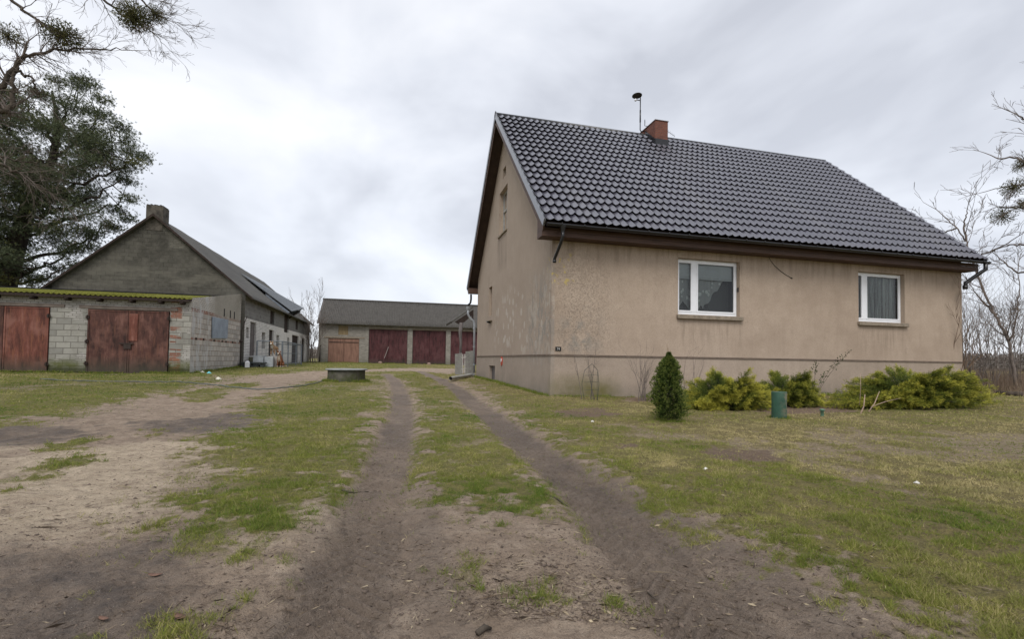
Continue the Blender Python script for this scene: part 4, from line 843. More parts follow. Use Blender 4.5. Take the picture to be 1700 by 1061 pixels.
# hose across the drive
def hose(pts,r,name,mat,label,cat):
    P2=np.array([gp(*q) for q in pts]);
    t=np.linspace(0,len(P2)-1,160);xs=np.interp(t,range(len(P2)),P2[:,0]);ys=np.interp(t,range(len(P2)),P2[:,1])
    k=np.ones(9)/9;xs=np.convolve(np.pad(xs,4,'edge'),k,'valid');ys=np.convolve(np.pad(ys,4,'edge'),k,'valid')
    h=fields(np.stack([xs,ys],1))[4]
    b=MB();b.tube(np.stack([xs,ys,h+r*.9],1),r,6);o=b.build(name,mat,None,True);return tag(o,label,cat)
hose([(541,631),(528,637),(505,641),(470,645),(430,646),(390,644),(350,640),(310,636.5),(270,634.5),(215,634),(150,634),(60,632)],.020,'garden_hose',simple('grey_hose',(.12,.13,.115),.6),'long grey hose snaking from the well across the dirt drive','hose')
# ------------------------------------------------------------------ kennel yard
M['steel']=simple('dull_steel',(.15,.17,.19),.7,.3,.2,.2,3,.05)
kn=empty('dog_kennel',(-6.8,35,.35),'open grey steel mesh dog run with rails beside the white barn','dog run')
KA,KB,KC=(-7.45,31.45),(-6.1,31.6),(-6.2,39.0);zt=1.92
def pr(x,y,z0,z1,r=.035): return MB().tube([(x,y,z0),(x,y,z1)],r,6)
for (x,y,r) in ((*KA,.04),(*KB,.055),(-6.14,33.6,.03),(-6.17,36.6,.035),(*KC,.045),(-7.9,39.0,.04)): pr(x,y,.1,zt,r).build('post',M['steel'],kn)
b=MB()
for a,c in ((KA,KB),(KB,KC),(KC,(-7.95,39.0))):
    for z in (zt-.02,.55): b.tube([(a[0],a[1],z),(c[0],c[1],z)],.035 if z>1 else .02,6)
b.tube([(KB[0],KB[1],1.2),(KC[0],KC[1],1.25)],.018,6);b.build('rail',M['steel'],kn)
b=MB()
for y in np.arange(31.7,39.,.3): b.tube([(-6.1-.1*(y-31.6)/7.4,y,.4),(-6.1-.1*(y-31.6)/7.4,y,zt)],.006,3,False)
for x in np.arange(-7.4,-6.1,.22): b.tube([(x,31.5,.4),(x,31.5,zt)],.006,3,False)
for z in np.arange(.5,zt,.22): b.tube([(KB[0],KB[1],z),(KC[0],KC[1],z)],.005,3,False);b.tube([(KA[0],KA[1],z),(KB[0],KB[1],z)],.005,3,False)
b.build('wire_mesh',M['steel'],kn)
def thing_at(px,py,Y): 
    p=at(px,py,1,Y);return p[0],p[1],gz(p[0],p[1])
x,y,z=thing_at(437,604,31.1);b=MB();b.box(x-.55,y,z+.02,x+.0,y+.7,z+.62);b.box(x-.57,y-.02,z+.621,x+.02,y+.72,z+.65);b.box(x+.04,y+.05,z,x+.5,y+.65,z+.60);o=b.build('metal_crate',simple('crate_sheet',(.42,.45,.47),.6,.4,.2),None,bevel=.01);tag(o,'pale sheet metal box standing inside the dog run','crate')
x2,y2,z2=thing_at(455,606,31.9);b=MB();b.lathe((x2,y2,z2-.05),[(.42,0),(.42,.72),(.36,.72),(.36,.1)],20);o=b.build('concrete_ring',simple('ring_concrete',(.26,.24,.22),.9),None,True);tag(o,'short round concrete ring in the dog run under the tan dog','concrete ring')
x,y,z=thing_at(416,606,30.6);b=MB();b.box(x-.55,y-.1,z+.22,x+.75,y+.45,z+.30);b.box(x-.5,y-.05,z,x-.3,y+.4,z+.219);b.box(x+.5,y-.05,z,x+.7,y+.4,z+.219);b.box(x-.2,y,z+.0,x+.42,y+.36,z+.15);o=b.build('low_bench',simple('dark_plank',(.055,.062,.062),.6),None,bevel=.008);tag(o,'low dark plank bench by the barn doorstep','bench')
x,y,z=thing_at(410.5,608,30.2)
cn=empty('jerrycan',(x,y,z),'white plastic canister on the grass by the barn corner','canister')
b=MB();b.box(x-.11,y-.09,z,x+.11,y+.09,z+.30);b.add([(x-.11,y-.09,z+.302),(x+.11,y-.09,z+.302),(x+.11,y+.09,z+.302),(x-.11,y+.09,z+.302),(x-.05,y-.05,z+.38),(x+.05,y-.05,z+.38),(x+.05,y+.05,z+.38),(x-.05,y+.05,z+.38)],[(0,1,5,4),(1,2,6,5),(2,3,7,6),(3,0,4,7),(4,5,6,7)]);b.build('body',M['white'],cn,bevel=.02)
b=MB();b.lathe((x-.02,y,z+.381),[(.03,0),(.03,.04),(0,.042)],10);b.build('cap',simple('blue_cap',(.08,.1,.16),.5),cn)
# iron post with a knob
x,y,z=thing_at(398.5,617,30.0);b=MB();b.tube([(x,y,z-.1),(x+.01,y,z+1.2),(x+.0,y,z+2.0),(x+.16,y+.4,z+2.9)],.022,6);b.lathe((x,y,z+1.38),[(0,0),(.08,.03),(.1,.09),(.06,.16),(0,.18)],10);o=b.build('iron_post',M['rustiron'],None,True);tag(o,'thin dark iron post with a knob at the barn and garage corner','post')
# ------------------------------------------------------------------ dogs
def fur(name,c0,c1,wh,blot):
    m=NM(name,.9,.15);n=m.noise(30,4,.6);c=m.ramp(n,(.35,c0),(.65,c1));a=m.attr('white');m.col(m.mix(a,c,wh));m.bump(m.noise(90,3,.6),.5,.01);return m.m
def dog(name,base,yaw,sit,mat,label):
    """skeleton -> metaball-like skin via Skin+Subsurf; x forward in dog space"""
    cy_,sy_=math.cos(yaw),math.sin(yaw)
    if not sit:
        J=dict(pel=(-.30,0,.50,.115),mid=(-.05,0,.50,.12),ch=(.20,0,.50,.145),nk=(.33,0,.63,.09),hd=(.43,0,.74,.085),fr_=(.52,0,.73,.062),mz=(.60,0,.70,.04),ns=(.64,0,.69,.026),
          t1=(-.42,0,.50,.04),t2=(-.52,0,.42,.05),t3=(-.60,0,.30,.045),t4=(-.63,0,.22,.02))
        E=['pel-mid','mid-ch','ch-nk','nk-hd','hd-fr_','fr_-mz','mz-ns','pel-t1','t1-t2','t2-t3','t3-t4']
        for s,k in ((1,'l'),(-1,'r')):
            J.update({'h1'+k:(-.30,.09*s,.42,.085),'h2'+k:(-.22,.10*s,.30,.06),'h3'+k:(-.36,.10*s,.17,.032),'h4'+k:(-.33,.10*s,.04,.028),'h5'+k:(-.27,.10*s,.02,.028),
              'f1'+k:(.22,.09*s,.42,.07),'f2'+k:(.18,.10*s,.28,.043),'f3'+k:(.21,.10*s,.14,.03),'f4'+k:(.21,.10*s,.03,.027),'f5'+k:(.26,.10*s,.02,.026)})
            E+=['pel-h1'+k]+[f'h{i}{k}-h{i+1}{k}' for i in range(1,5)]+['ch-f1'+k]+[f'f{i}{k}-f{i+1}{k}' for i in range(1,5)]
    else:
        J=dict(pel=(-.22,0,.16,.13),mid=(-.08,0,.34,.125),ch=(.06,0,.52,.135),nk=(.11,0,.68,.10),hd=(.16,0,.82,.09),fr_=(.25,0,.81,.06),mz=(.32,0,.78,.042),ns=(.36,0,.77,.026),
          t1=(-.36,0,.08,.05),t2=(-.48,.06,.06,.05),t3=(-.58,.14,.05,.035))
        E=['pel-mid','mid-ch','ch-nk','nk-hd','hd-fr_','fr_-mz','mz-ns','pel-t1','t1-t2','t2-t3']
        for s,k in ((1,'l'),(-1,'r')):
            J.update({'h1'+k:(-.10,.13*s,.20,.085),'h2'+k:(.04,.15*s,.17,.06),'h3'+k:(-.08,.15*s,.05,.04),'h4'+k:(.06,.15*s,.03,.034),
              'f1'+k:(.09,.09*s,.42,.065),'f2'+k:(.11,.09*s,.26,.042),'f3'+k:(.13,.09*s,.12,.032),'f4'+k:(.13,.09*s,.03,.03),'f5'+k:(.19,.09*s,.02,.028)})
            E+=['pel-h1'+k]+[f'h{i}{k}-h{i+1}{k}' for i in range(1,4)]+['ch-f1'+k]+[f'f{i}{k}-f{i+1}{k}' for i in range(1,5)]
    ks=list(J);hd=J['hd']
    def T(p): return (base[0]+p[0]*cy_-p[1]*sy_,base[1]+p[0]*sy_+p[1]*cy_,base[2]+p[2])
    me=bpy.data.meshes.new(name);me.from_pydata([T(J[k]) for k in ks],[tuple(ks.index(q) for q in e.split('-')) for e in E],[])
    root=empty(name,base,label,'dog')
    o=link('body',me,mat,None);sm=o.modifiers.new('s','SKIN');lay=me.skin_vertices[0]
    for i,k in enumerate(ks): lay.data[i].radius=(J[k][3],J[k][3])
    lay.data[0].use_root=True;o.modifiers.new('u','SUBSURF').levels=2;o.modifiers['u'].render_levels=2
    bpy.context.view_layer.update();nm=bpy.data.meshes.new_from_object(o.evaluated_get(bpy.context.evaluated_depsgraph_get()));bpy.data.objects.remove(o)
    co=np.empty(len(nm.vertices)*3);nm.vertices.foreach_get('co',co);co=co.reshape(-1,3)-np.array(base)
    lx=co[:,0]*cy_+co[:,1]*sy_;ly=-co[:,0]*sy_+co[:,1]*cy_;lz=co[:,2]
    wv=np.maximum(ss(lx-(hd[0]+.07),0,.06)*(lz>hd[2]-.12),((lx>.10)&(np.abs(ly)<.07)&(lz>.3)&(lz<hd[2]-.1)).astype(float))
    wv=np.maximum(wv,(lz<.08)*1.)
    nm.attributes.new('white','FLOAT','POINT').data.foreach_set('value',wv.astype(np.float32));nm.materials.clear()
    nm.polygons.foreach_set('use_smooth',[True]*len(nm.polygons));link('body',nm,mat,root)
    def ell(c,r,nmn,mt,tip=0):
        b=MB();b.lathe((0,0,0),[(math.sin(a)*1.,-math.cos(a)) for a in np.linspace(0.02,math.pi-.02,9)],10)
        b.v=[T((c[0]+v[0]*r[0]+tip*v[2],c[1]+v[1]*r[1],c[2]+v[2]*r[2])) for v in b.v];b.build(nmn,mt,root,True)
    bl=simple(name+'_nose',(.01,.009,.009),.3,.5,bump=0);ell((J['ns'][0]+.015,0,J['ns'][2]+.008),(.018,.02,.015),'nose',bl)
    for s in (1,-1):
        ell((hd[0]+.075,.038*s,hd[2]+.028),(.012,.012,.012),'eye',bl);ell((hd[0]-.01,.062*s,hd[2]+.085),(.022,.035,.065),'ear',mat)
    return root
tan=fur('tan_fur',(.30,.17,.09),(.46,.30,.17),(.62,.57,.5),0);brn=fur('brown_fur',(.14,.055,.028),(.24,.105,.055),(.5,.42,.34),0)
dog('tan_dog',(x2-.02,y2,z2+.67),math.radians(-98),False,tan,'tan and white dog standing on the ring in the dog run')
x,y,z=thing_at(465,607.5,31.45);dog('brown_dog',(x,y,z),math.radians(-105),True,brn,'reddish brown dog with pale chest sitting at the front of the dog run')
# ------------------------------------------------------------------ litter and small things
def litter(px,py,c,label,r,kind='plastic_scrap',cat='litter'):
    x,y=gp(px,py);z=gz(x,y);b=MB();n=9;V=[(x+r*random.uniform(.5,1)*math.cos(k*2*math.pi/n),y+r*random.uniform(.5,1)*math.sin(k*2*math.pi/n),z+random.uniform(.0,r*.3)) for k in range(n)]
    b.add(V+[(x,y,z+r*.7)]+[(v[0]*.9+x*.1,v[1]*.9+y*.1,z-.02) for v in V],[(k,(k+1)%n,n) for k in range(n)]+[((k+1)%n,k,n+1+k,n+1+(k+1)%n) for k in range(n)])
    o=b.build(kind,simple(kind+'_m',c,.6,bump=.3),None);tag(o,label,cat)
litter(347,621,(.15,.5,.55),'turquoise plastic scrap on the grass by the garage corner',.16)
litter(336,620,(.6,.58,.5),'off-white scrap on the grass left of the turquoise one',.12)
litter(362,630,(.62,.6,.5),'whitish scrap at the edge of the dirt drive',.14)
litter(983,702,(.7,.68,.62),'small white stone on the lawn below the house corner',.045,'white_stone','stone')
litter(1171,786,(.7,.68,.62),'small white stone on the lawn below the conical shrub',.03,'white_stone','stone')
litter(1522,804,(.62,.6,.55),'small white stone far out on the lawn under the right window',.03,'white_stone','stone')
def dleaf(px,py,r,label):
    x,y=gp(px,py);z=gz(x,y)+.006;a=random.uniform(0,3);b=MB();n=12;V=[];Fs=[]
    for i in range(n+1):
        t=i/n*2-1;wd=.42*r*(1-t*t)**.7*(1+.15*math.sin(i*2.5))
        for s in (-1,0,1): V.append((x+math.cos(a)*t*r-math.sin(a)*s*wd,y+math.sin(a)*t*r+math.cos(a)*s*wd,z+.25*r*t*t+abs(s)*.18*wd))
    for i in range(n): Fs+=[(3*i,3*i+1,3*i+4,3*i+3),(3*i+1,3*i+2,3*i+5,3*i+4)]
    o=b.add(V,Fs).build('fallen_leaf',M['dleaf'],None,True);s_=o.modifiers.new('t','SOLIDIFY');s_.thickness=.0015;tag(o,label,'leaf')
M['dleaf']=simple('dead_leaf',(.15,.085,.06),.8,sc_=40,var=.5)
dleaf(258,960,.032,'curled brown leaf lying on the dark mud');dleaf(172,1032,.025,'brown leaf in the mud near the lower left corner');dleaf(298,1030,.035,'long brown leaf beside a grass tuft at the bottom edge')
def stick(pts,r,label,name='fallen_twig'):
    P3=[]
    for q in pts: x,y=gp(*q);P3.append((x,y,gz(x,y)+r))
    o=MB().tube(P3,[r]*(len(P3)-1)+[r*.5],6).build(name,M['bark'],None,True);tag(o,label,'twig')
stick([(568,815),(590,812),(612,809)],.008,'thin twig lying across the left wheel rut');stick([(905,826),(925,833),(942,840)],.007,'short twig lying at the edge of the right wheel rut')
stick([(792,1056),(805,1049),(815,1045)],.012,'stubby dark stick at the bottom edge between the ruts')
stick([(1075,975),(1090,983),(1108,992)],.004,'thin straw-like twig in the right rut')
# clods and crumbs of soil
n=34000;u=RNG.random(n);ra=1/(1/12+u*(1/1.9-1/12));aa=va+RNG.uniform(-.86,.86,n);CP=np.stack([ra*np.cos(aa),ra*np.sin(aa)],1)
f5=fields(CP);kp=(f5[0]<.35)&(RNG.random(n)<(1-.8*f5[1])*(.25+.75*ss(fbm(CP[:,0]*2,CP[:,1]*2,41,3),.45,.65)));CP=CP[kp];hz=f5[4][kp];n=len(CP)
ico=np.array([(1,0,0),(-1,0,0),(0,1,0),(0,-1,0),(0,0,1),(0,0,-1)],float);fi=np.array([(0,2,4),(2,1,4),(1,3,4),(3,0,4),(2,0,5),(1,2,5),(3,1,5),(0,3,5)])
sz=RNG.gamma(1.2,.0028,n)+.0015;V=(ico[None]*RNG.uniform(.5,1.2,(n,6,1))*sz[:,None,None]*np.array([1,1,.6]))+np.stack([CP[:,0],CP[:,1],hz],1)[:,None]
o=npmesh('soil_crumbs',V.reshape(-1,3),(fi[None]+6*np.arange(n)[:,None,None]).reshape(-1,3),simple('soil_crumb',(.13,.10,.08),.95,var=.5,sc_=20),None,True);tag(o,'crumbs of soil and grit scattered over the bare ground','soil',None,'stuff')
n=30000;u=RNG.random(n);ra=1/(1/16+u*(1/1.9-1/16));aa=va+RNG.uniform(-.86,.86,n);CP=np.stack([ra*np.cos(aa),ra*np.sin(aa)],1)
f5=fields(CP);kp=(RNG.random(n)<(1-.85*f5[1])*(.15+.85*ss(fbm(CP[:,0]*1.6,CP[:,1]*1.6,43,3),.42,.66)));CP=CP[kp];hz=f5[4][kp];n=len(CP);th=RNG.uniform(0,6.28,n)
o=blades('plant_debris',np.stack([CP[:,0],CP[:,1],hz+.003],1),np.stack([np.cos(th),np.sin(th),RNG.normal(.05,.12,n)],1),RNG.gamma(2,.012,n)+.01,np.maximum(.0010,RNG.gamma(1.5,.0010,n)),RNG.random(n)**1.3,leafmat('debris',(.045,.032,.024),(.13,.095,.065),(.45,.37,.25),.9),None,True)
tag(o,'bits of straw, bark and dead leaf strewn over the yard','debris',None,'stuff')
# ------------------------------------------------------------------ plants
def thuja(px,py,H,R):
    x,y=gp(px,py);z=gz(x,y);root=empty('conical_thuja',(x,y,z),'small dark green cone-shaped conifer standing on the lawn before the wall','conifer')
    MB().tube([(x,y,z-.05),(x+.01,y,z+H*.9)],[.025,.006],6).build('trunk',M['bark'],root)
    n=26000;t=RNG.random(n)**.85;a=RNG.uniform(0,2*math.pi,n)
    lump=1+.55*(fbm(a*2.2,t*7,15,3)-.5)*2
    prof=np.interp(t,[0,.05,.2,.45,.7,.88,.95,1],[.55,.9,1,.86,.62,.30,.10,.03])
    rr=R*prof*lump*(1-.55*RNG.random(n)**3)
    sp_=fbm(a*9,t*34,19,2);rr=rr*(1+.35*(sp_>.62))*(1-.35*(sp_<.36));kq=RNG.random(n)<np.where(fbm(a*3,t*9,23,2)<.30,.35,1);P=np.stack([x+rr*np.cos(a),y+rr*np.sin(a),z+.05+t*(H*.97)],1)
    D=np.stack([np.cos(a)*.8,np.sin(a)*.8,np.ones(n)*1.0],1)+RNG.normal(0,.4,(n,3))
    tn=np.clip((rr/(R*prof*lump)-.6)*1.6+RNG.normal(0,.2,n)+(fbm(a*4,t*14,5,2)-.5),0,1)
    blades('foliage',P,D,RNG.uniform(.018,.05,n),.0065,tn,leafmat('thuja_leaf',(.030,.045,.012),(.065,.105,.020),(.15,.185,.04),.7,.15),root,True)
    for k in range(4):
        o=MB().tube([(x,y,z+H*.88),(x+random.uniform(-.04,.04),y,z+H*1.05),(x+random.uniform(-.06,.06),y,z+H*(1.08+.04*k))],[.004,.003,.001],4).build('leader',M['palewood'],root)
thuja(1110,700,1.14,.235)
def juniper(name,cpx,cpy,ext,hgt,n,label,yoff=.5,gold=.5,lead=None):
    cx,cy=gp(cpx,cpy);cy+=yoff;cz=gz(cx,cy);root=empty(name,(cx,cy,cz),label,'juniper')
    Ps=[];Ds=[];Ts=[];Ls=[];st=MB()
    for k in range(n):
        uu=random.uniform(-1,1);uu=math.copysign(abs(uu)**.7,uu);a=math.acos(uu)*random.choice((-1,1));el=random.uniform(.03,1)**.9*hgt*(1-.8*abs(uu-.15)**1.4)
        L_=random.uniform(.70,1.12)*(1 if k%4 else .7)*(1.22 if k%17==0 else 1);ex=math.cos(a)*ext[0]*L_;ey=math.sin(a)*ext[1]*L_
        if lead and random.random()<.22: ex=random.uniform(*lead[0]);el=random.uniform(*lead[1]);ey*=.5
        p0=np.array([cx+random.uniform(-.12,.12)*ext[0],cy+random.uniform(-.1,.1),cz+.03]);pe=np.array([cx+ex,cy+ey,cz+el+.03]);pm=p0*.5+pe*.5+np.array([0,0,.10+.22*el])
        ts=np.linspace(0,1,9)[:,None];cu=(1-ts)**2*p0+2*ts*(1-ts)*pm+ts**2*pe
        st.tube(cu,list(np.linspace(.012,.003,9)),4,False)
        m_=62;t=RNG.uniform(.30,1.0,m_)**.8;pp=np.stack([np.interp(t,ts[:,0],cu[:,i]) for i in range(3)],1)
        dd=np.stack([np.interp(np.minimum(t+.1,1),ts[:,0],cu[:,i])-np.interp(t-.1,ts[:,0],cu[:,i]) for i in range(3)],1);dd=nrm(dd)
        side=nrm(np.cross(dd,RNG.normal(size=(m_,3)))+np.array([0,0,.15]));sp=.20*(1.15-t)[:,None]*RNG.uniform(.3,1,(m_,1))
        q=pp;tipd=nrm(dd+side*.75);kk=13;s=RNG.random((m_,kk,1))
        pts=q[:,None]+tipd[:,None]*s*(.06+sp[:,None]*1.1);jit=RNG.normal(0,.010,pts.shape)
        Ps.append((pts+jit).reshape(-1,3));Ds.append((tipd[:,None]+RNG.normal(0,.35,(m_,kk,3))).reshape(-1,3))
        sh=random.uniform(-.15,.15);tt=np.clip((t[:,None]-.45)*1.3*gold*1.4+s[...,0]*.35+RNG.normal(0,.10,(m_,kk))+sh,0,1);Ts.append(tt.ravel())
    P=np.concatenate(Ps);D=np.concatenate(Ds);T=np.concatenate(Ts)
    k=P[:,2]>cz-.01
    st.build('stem',M['bark'],root);blades('foliage',P[k],D[k],RNG.uniform(.022,.055,k.sum()),.0038,T[k],M['jun'],root,True)
M['jun']=leafmat('juniper_needles',(.028,.052,.012),(.165,.195,.028),(.50,.46,.07),.75,.2)
juniper('golden_juniper',1222,683,(1.0,.55),.84,280,'low golden green juniper left of the green pipe, before the wall',.42,.85)
juniper('golden_juniper',1332,680,(.98,.5),.80,230,'golden green juniper directly right of the green pipe',.55,.65)
juniper('spreading_juniper',1578,684,(2.15,.7),.95,620,'large dark green spreading juniper with yellow tips under the right end of the wall',.85,.68)
M['greenm']=NM('worn_green_paint',.5,.4);m=M['greenm'];c=m.ramp(m.noise(7,5,.7),(.3,(.018,.055,.036)),(.6,(.036,.095,.062)));c=m.mix(m.math('MULTIPLY',m.ramp(m.noise(10,6,.75),(.46,0),(.56,.85)),m.span(m.sep()[0],6.86,7.4,.05)),c,(.17,.15,.10));c=m.mix(m.ramp(m.noise(24,5,.7),(.62,0),(.66,.8)),c,(.05,.04,.025));m.col(c);m.bump(m.noise(12,4,.6),.2,.01);M['greenm']=m.m
x,y=gp(1298,697);z=gz(x,y);b=MB();r=.125;b.lathe((x,y+r*.5,z-.03),[(r,0),(r*1.01,.1),(r*.99,.3),(r*1.02,.505),(r*1.0,.515),(r*.9,.515),(r*.9,.30)],28);b.lathe((x,y+r*.5,z-.03),[(r*.9,.46),(0,.46)],28)
o=b.build('green_pipe_stub',M['greenm'],None,True);tag(o,'upright worn green metal pipe standing before the junipers','pipe')
x,y=gp(1365,693);z=gz(x,y);b=MB();b.lathe((x,y,z-.02),[(.03,0),(.03,.12),(.045,.125),(.045,.15),(0,.16)],12);o=b.build('green_tap_cap',simple('faded_green',(.10,.19,.13),.6),None,True);tag(o,'tiny faded green capped stub low before the second juniper','cap')
# ------------------------------------------------------------------ bare branching things
def grow(segs,p,d,L_,r,lev,maxl,rnd,up=.08,kids=(3,5),spread=.7,wob=.18,ratio=.62):
    n=max(3,int(5-lev*.5));pts=[p.copy()];rs=[r];dd=d/np.linalg.norm(d);side=[]
    for i in range(n):
        dd=dd+rnd.normal(0,wob,3)+np.array([0,0,up]);dd/=np.linalg.norm(dd);p=p+dd*L_/n;pts.append(p.copy());rs.append(max(r*(1-.72*(i+1)/n),.0012));side.append((p.copy(),dd.copy(),rs[-1]))
    segs.append((pts,rs,lev))
    if lev<maxl:
        for k in range(rnd.integers(kids[0],kids[1]+1)):
            q,dq,rq=side[rnd.integers(0 if lev else 1,len(side))];ax=rnd.normal(size=3);ax-=dq*(ax@dq);ax/=np.linalg.norm(ax)+1e-9
            grow(segs,q,dq*math.cos(spread)+ax*math.sin(spread)*rnd.uniform(.7,1.2),L_*ratio*rnd.uniform(.7,1.15),rq*.72,lev+1,maxl,rnd,up,kids,spread,wob,ratio)
def segmesh(segs,name,mat,parent,rmin=0.):
    b=MB()
    for pts,rs,lev in segs: b.tube(pts,[max(q,rmin) for q in rs],6 if lev==0 else (4 if lev==1 else 3),False)
    return b.build(name,mat,parent,True)
# bare shrubs against the house and at its right end
def shrub(px,py,Hh,n,label,seed,mat='twig',yoff=.1,spr=.35,kids=(3,5),name='bare_shrub',maxl=2,X=None,r0=.009,rmin=.0022):
    rnd=np.random.default_rng(seed)
    if X is None: x,y=gp(px,py);y+=yoff
    else: p=at(px,600,0,X);x,y=p[0],p[1]
    z=gz(x,y);root=empty(name,(x,y,z),label,'shrub');allseg=[]
    for k in range(n):
        a=rnd.uniform(0,2*math.pi);d=np.array([math.cos(a)*spr*rnd.uniform(.3,1.2),math.sin(a)*spr*rnd.uniform(.3,1),1.])
        grow(allseg,np.array([x+rnd.normal(0,.05)*Hh,y+rnd.normal(0,.04),z-.02]),d,Hh*rnd.uniform(.65,1.05),r0,0,maxl,rnd,.05,kids,.5,.09,.45)
    segmesh([s for s in allseg if s[2]==0],'stem',M[mat],root,rmin);segmesh([s for s in allseg if s[2]>0],'twigs',M[mat],root,rmin*.8);return root
shrub(992,668,1.45,4,'sparse bare shrub tied to a wire hoop at the near house corner',2,'twig',.5,.18,(1,3))
shrub(1082,668,1.25,9,'fan-shaped bare shrub just left of the conical conifer',3,'twig',.4,.30,(2,4))
shrub(1162,668,1.2,4,'thin bare shrub between the conifer and the first juniper',4,'twig',.3,.2,(1,3))
shrub(1320,640,1.1,8,'bare rose twigs rising behind the second juniper',5,'twig',-.6,.45,(1,3))
# wire hoop
x,y=gp(992,668);y+=.35;z=gz(x,y);hp=[(x-.2,y,z),(x-.27,y,z+.4),(x-.2,y,z+.75),(x-.0,y,z+.92),(x+.2,y+.1,z+.75),(x+.24,y+.1,z+.4),(x+.2,y+.1,z)]
b=MB();b.tube(hp,.006,5)
for zz in (.25,.45,.62): b.tube([(x-.2,y,z+zz),(x,y-.12,z+zz+.02),(x+.22,y+.05,z+zz)],.004,4)
for xx in (-.05,.1): b.tube([(x+xx,y-.1,z),(x+xx,y-.1,z+.72)],.005,4)
o=b.build('plant_support',simple('green_wire',(.045,.055,.045),.6),None);tag(o,'bent wire plant support hoop around the sparse corner shrub','plant support')
# rose sprig with a few leaves
def sprig():
    x,y=gp(1350,645);y-=.3;x,y=9.95,11.6;z=gz(x,y);root=empty('rose_bush',(x,y,z),'leafy rose sprig leaning right above the second juniper','rose');b=MB()
    tops=[at(*q,1,11.7) for q in [(1372,620),(1356,600),(1408,586),(1395,592)]];pb=np.array([x-.3,y+.1,z])
    pb=at(1352,650,1,11.7);root.location=(pb[0],pb[1],z);base=np.array([pb[0],pb[1],z])
    LP=[]
    for t in tops:
        m_=base*.4+t*.6+np.array([-.06,0,.12]);c=[(1-s)**2*base+2*s*(1-s)*m_+s*s*t for s in np.linspace(0,1,10)];b.tube(c,list(np.linspace(.007,.003,10)),4)
        LP+=[c[i]+RNG.normal(0,.035,3) for i in range(5,10) for _ in range(7)]
    b.build('stem',M['bark'],root);LP=np.array(LP);n=len(LP);blades('leaves',LP,RNG.normal(size=(n,3)),.06,.018,RNG.random(n),leafmat('rose_leaf',(.03,.05,.015),(.06,.08,.03),(.10,.09,.05)),root,True)
sprig()
# dead white branch on the lawn before the big juniper
root=empty('dead_branch',(*gp(1432,690),0),'pale dead forked branch sticking up before the large juniper','branch')
b=MB();x,y=gp(1430,690);z=gz(x,y)
def L9(px,py): return at(px,py,1,y)
b.tube([L9(1426,694),L9(1434,675),L9(1436,655)],[.016,.011,.007],6);b.tube([L9(1442,684),L9(1452,670),L9(1460,650)],[.012,.009,.005],6);b.tube([L9(1446,676),L9(1470,667),L9(1496,661)],[.009,.007,.003],5);b.tube([L9(1427,673),L9(1429,640),L9(1428,620)],[.006,.005,.003],5);b.build('wood',simple('bleached_wood',(.36,.26,.20),.8,sc_=10),root,True)
# twiggy thicket right of the house
shrub(1588,650,3.4,13,'tall tan bare shrub against the right corner of the house',6,'twig_red',0,.38,(4,6),X=19.2,r0=.018,rmin=.004)
k=0
for px,X,H_,sd,lab in ((1607,24,3.6,11,'bare sapling clump just right of the house corner'),(1625,27,4.2,12,'bare sapling clump left of the leaning tree'),(1648,25,3.5,13,'dense bare thicket in front of the leaning tree'),(1668,30,4.4,14,'bare thicket at the foot of the leaning tree'),(1690,27,4.2,15,'bare thicket at the right edge of the photo'),(1712,31,5.0,16,'tall bare thicket reaching past the right edge')):
    shrub(px,600,H_,8,lab,sd,'twig',0,.30,(3,5),'bare_thicket',2,X,.020,.0045)['group']='bare thickets right of the house'
# leaning tree behind the right gable
def limbtree(name,label,cat,limbs,seed,mat,kids,rmin,tw=None,maxl=3,L0=1.6,trunk0=None,side=14,spread=.75,up=.04,wob=.14):
    rnd=np.random.default_rng(seed);b=MB();segs=[]
    p0=limbs[0][0][0];root=empty(name,(p0[0],p0[1],p0[2]),label,cat)
    for pts,r0,r1 in limbs:
        pts=np.array(pts);n=len(pts);t=np.linspace(0,n-1,n*5);c=np.stack([np.interp(t,range(n),pts[:,i]) for i in range(3)],1)
        kk=np.ones(3)/3
        c2=np.stack([np.convolve(np.pad(c[:,i],1,'edge'),kk,'valid') for i in range(3)],1)+rnd.normal(0,.02,c.shape);rs=np.linspace(r0,r1,len(c2))
        b.tube(c2,list(rs),7)
        seg=np.linalg.norm(np.diff(c2,axis=0),axis=1).sum();m_=int(side*seg/3)
        for k in range(m_):
            i=rnd.integers(int(len(c2)*.18),len(c2)-1);dd=c2[i+1]-c2[i];dd/=np.linalg.norm(dd)+1e-9;ax=rnd.normal(size=3);ax-=dd*(ax@dd);ax/=np.linalg.norm(ax)
            grow(segs,c2[i],dd*math.cos(spread)+ax*math.sin(spread),L0*rnd.uniform(.4,1.1),max(rs[i]*.45,rmin*1.6),1,maxl,rnd,up,kids,.6,wob,.55)
        grow(segs,c2[-1],c2[-1]-c2[-3],L0,r1,1,maxl,rnd,up,kids,.6,wob,.55)
    b.build('trunk',M[mat],root,True);segmesh(segs,'branches',M[tw or mat],root,rmin);return root
def AX(X,*L_): return [at(px,py,0,X) for px,py in L_]
gzt=at(1684,640,0,26);
limbtree('leaning_tree','slender bare tree leaning left behind the right end of the roof','tree',[
 (AX(26,(1686,650),(1682,600),(1672,560),(1650,520),(1632,480),(1616,440),(1604,400),(1590,380),(1572,362)),.065,.022),
 (AX(26,(1604,400),(1600,375),(1606,350)),.05,.02),(AX(26,(1655,525),(1630,500),(1615,480)),.05,.02),(AX(26,(1676,570),(1690,520),(1692,480),(1690,440)),.03,.012),(AX(26,(1612,430),(1640,420),(1680,400)),.04,.02),(AX(26,(1588,379),(1570,385),(1556,395)),.04,.02)],21,'twig',(2,4),.0075,'twig',3,1.5,side=7)
def AY(Y,*L_): return [at(px,py,1,Y) for px,py in L_]
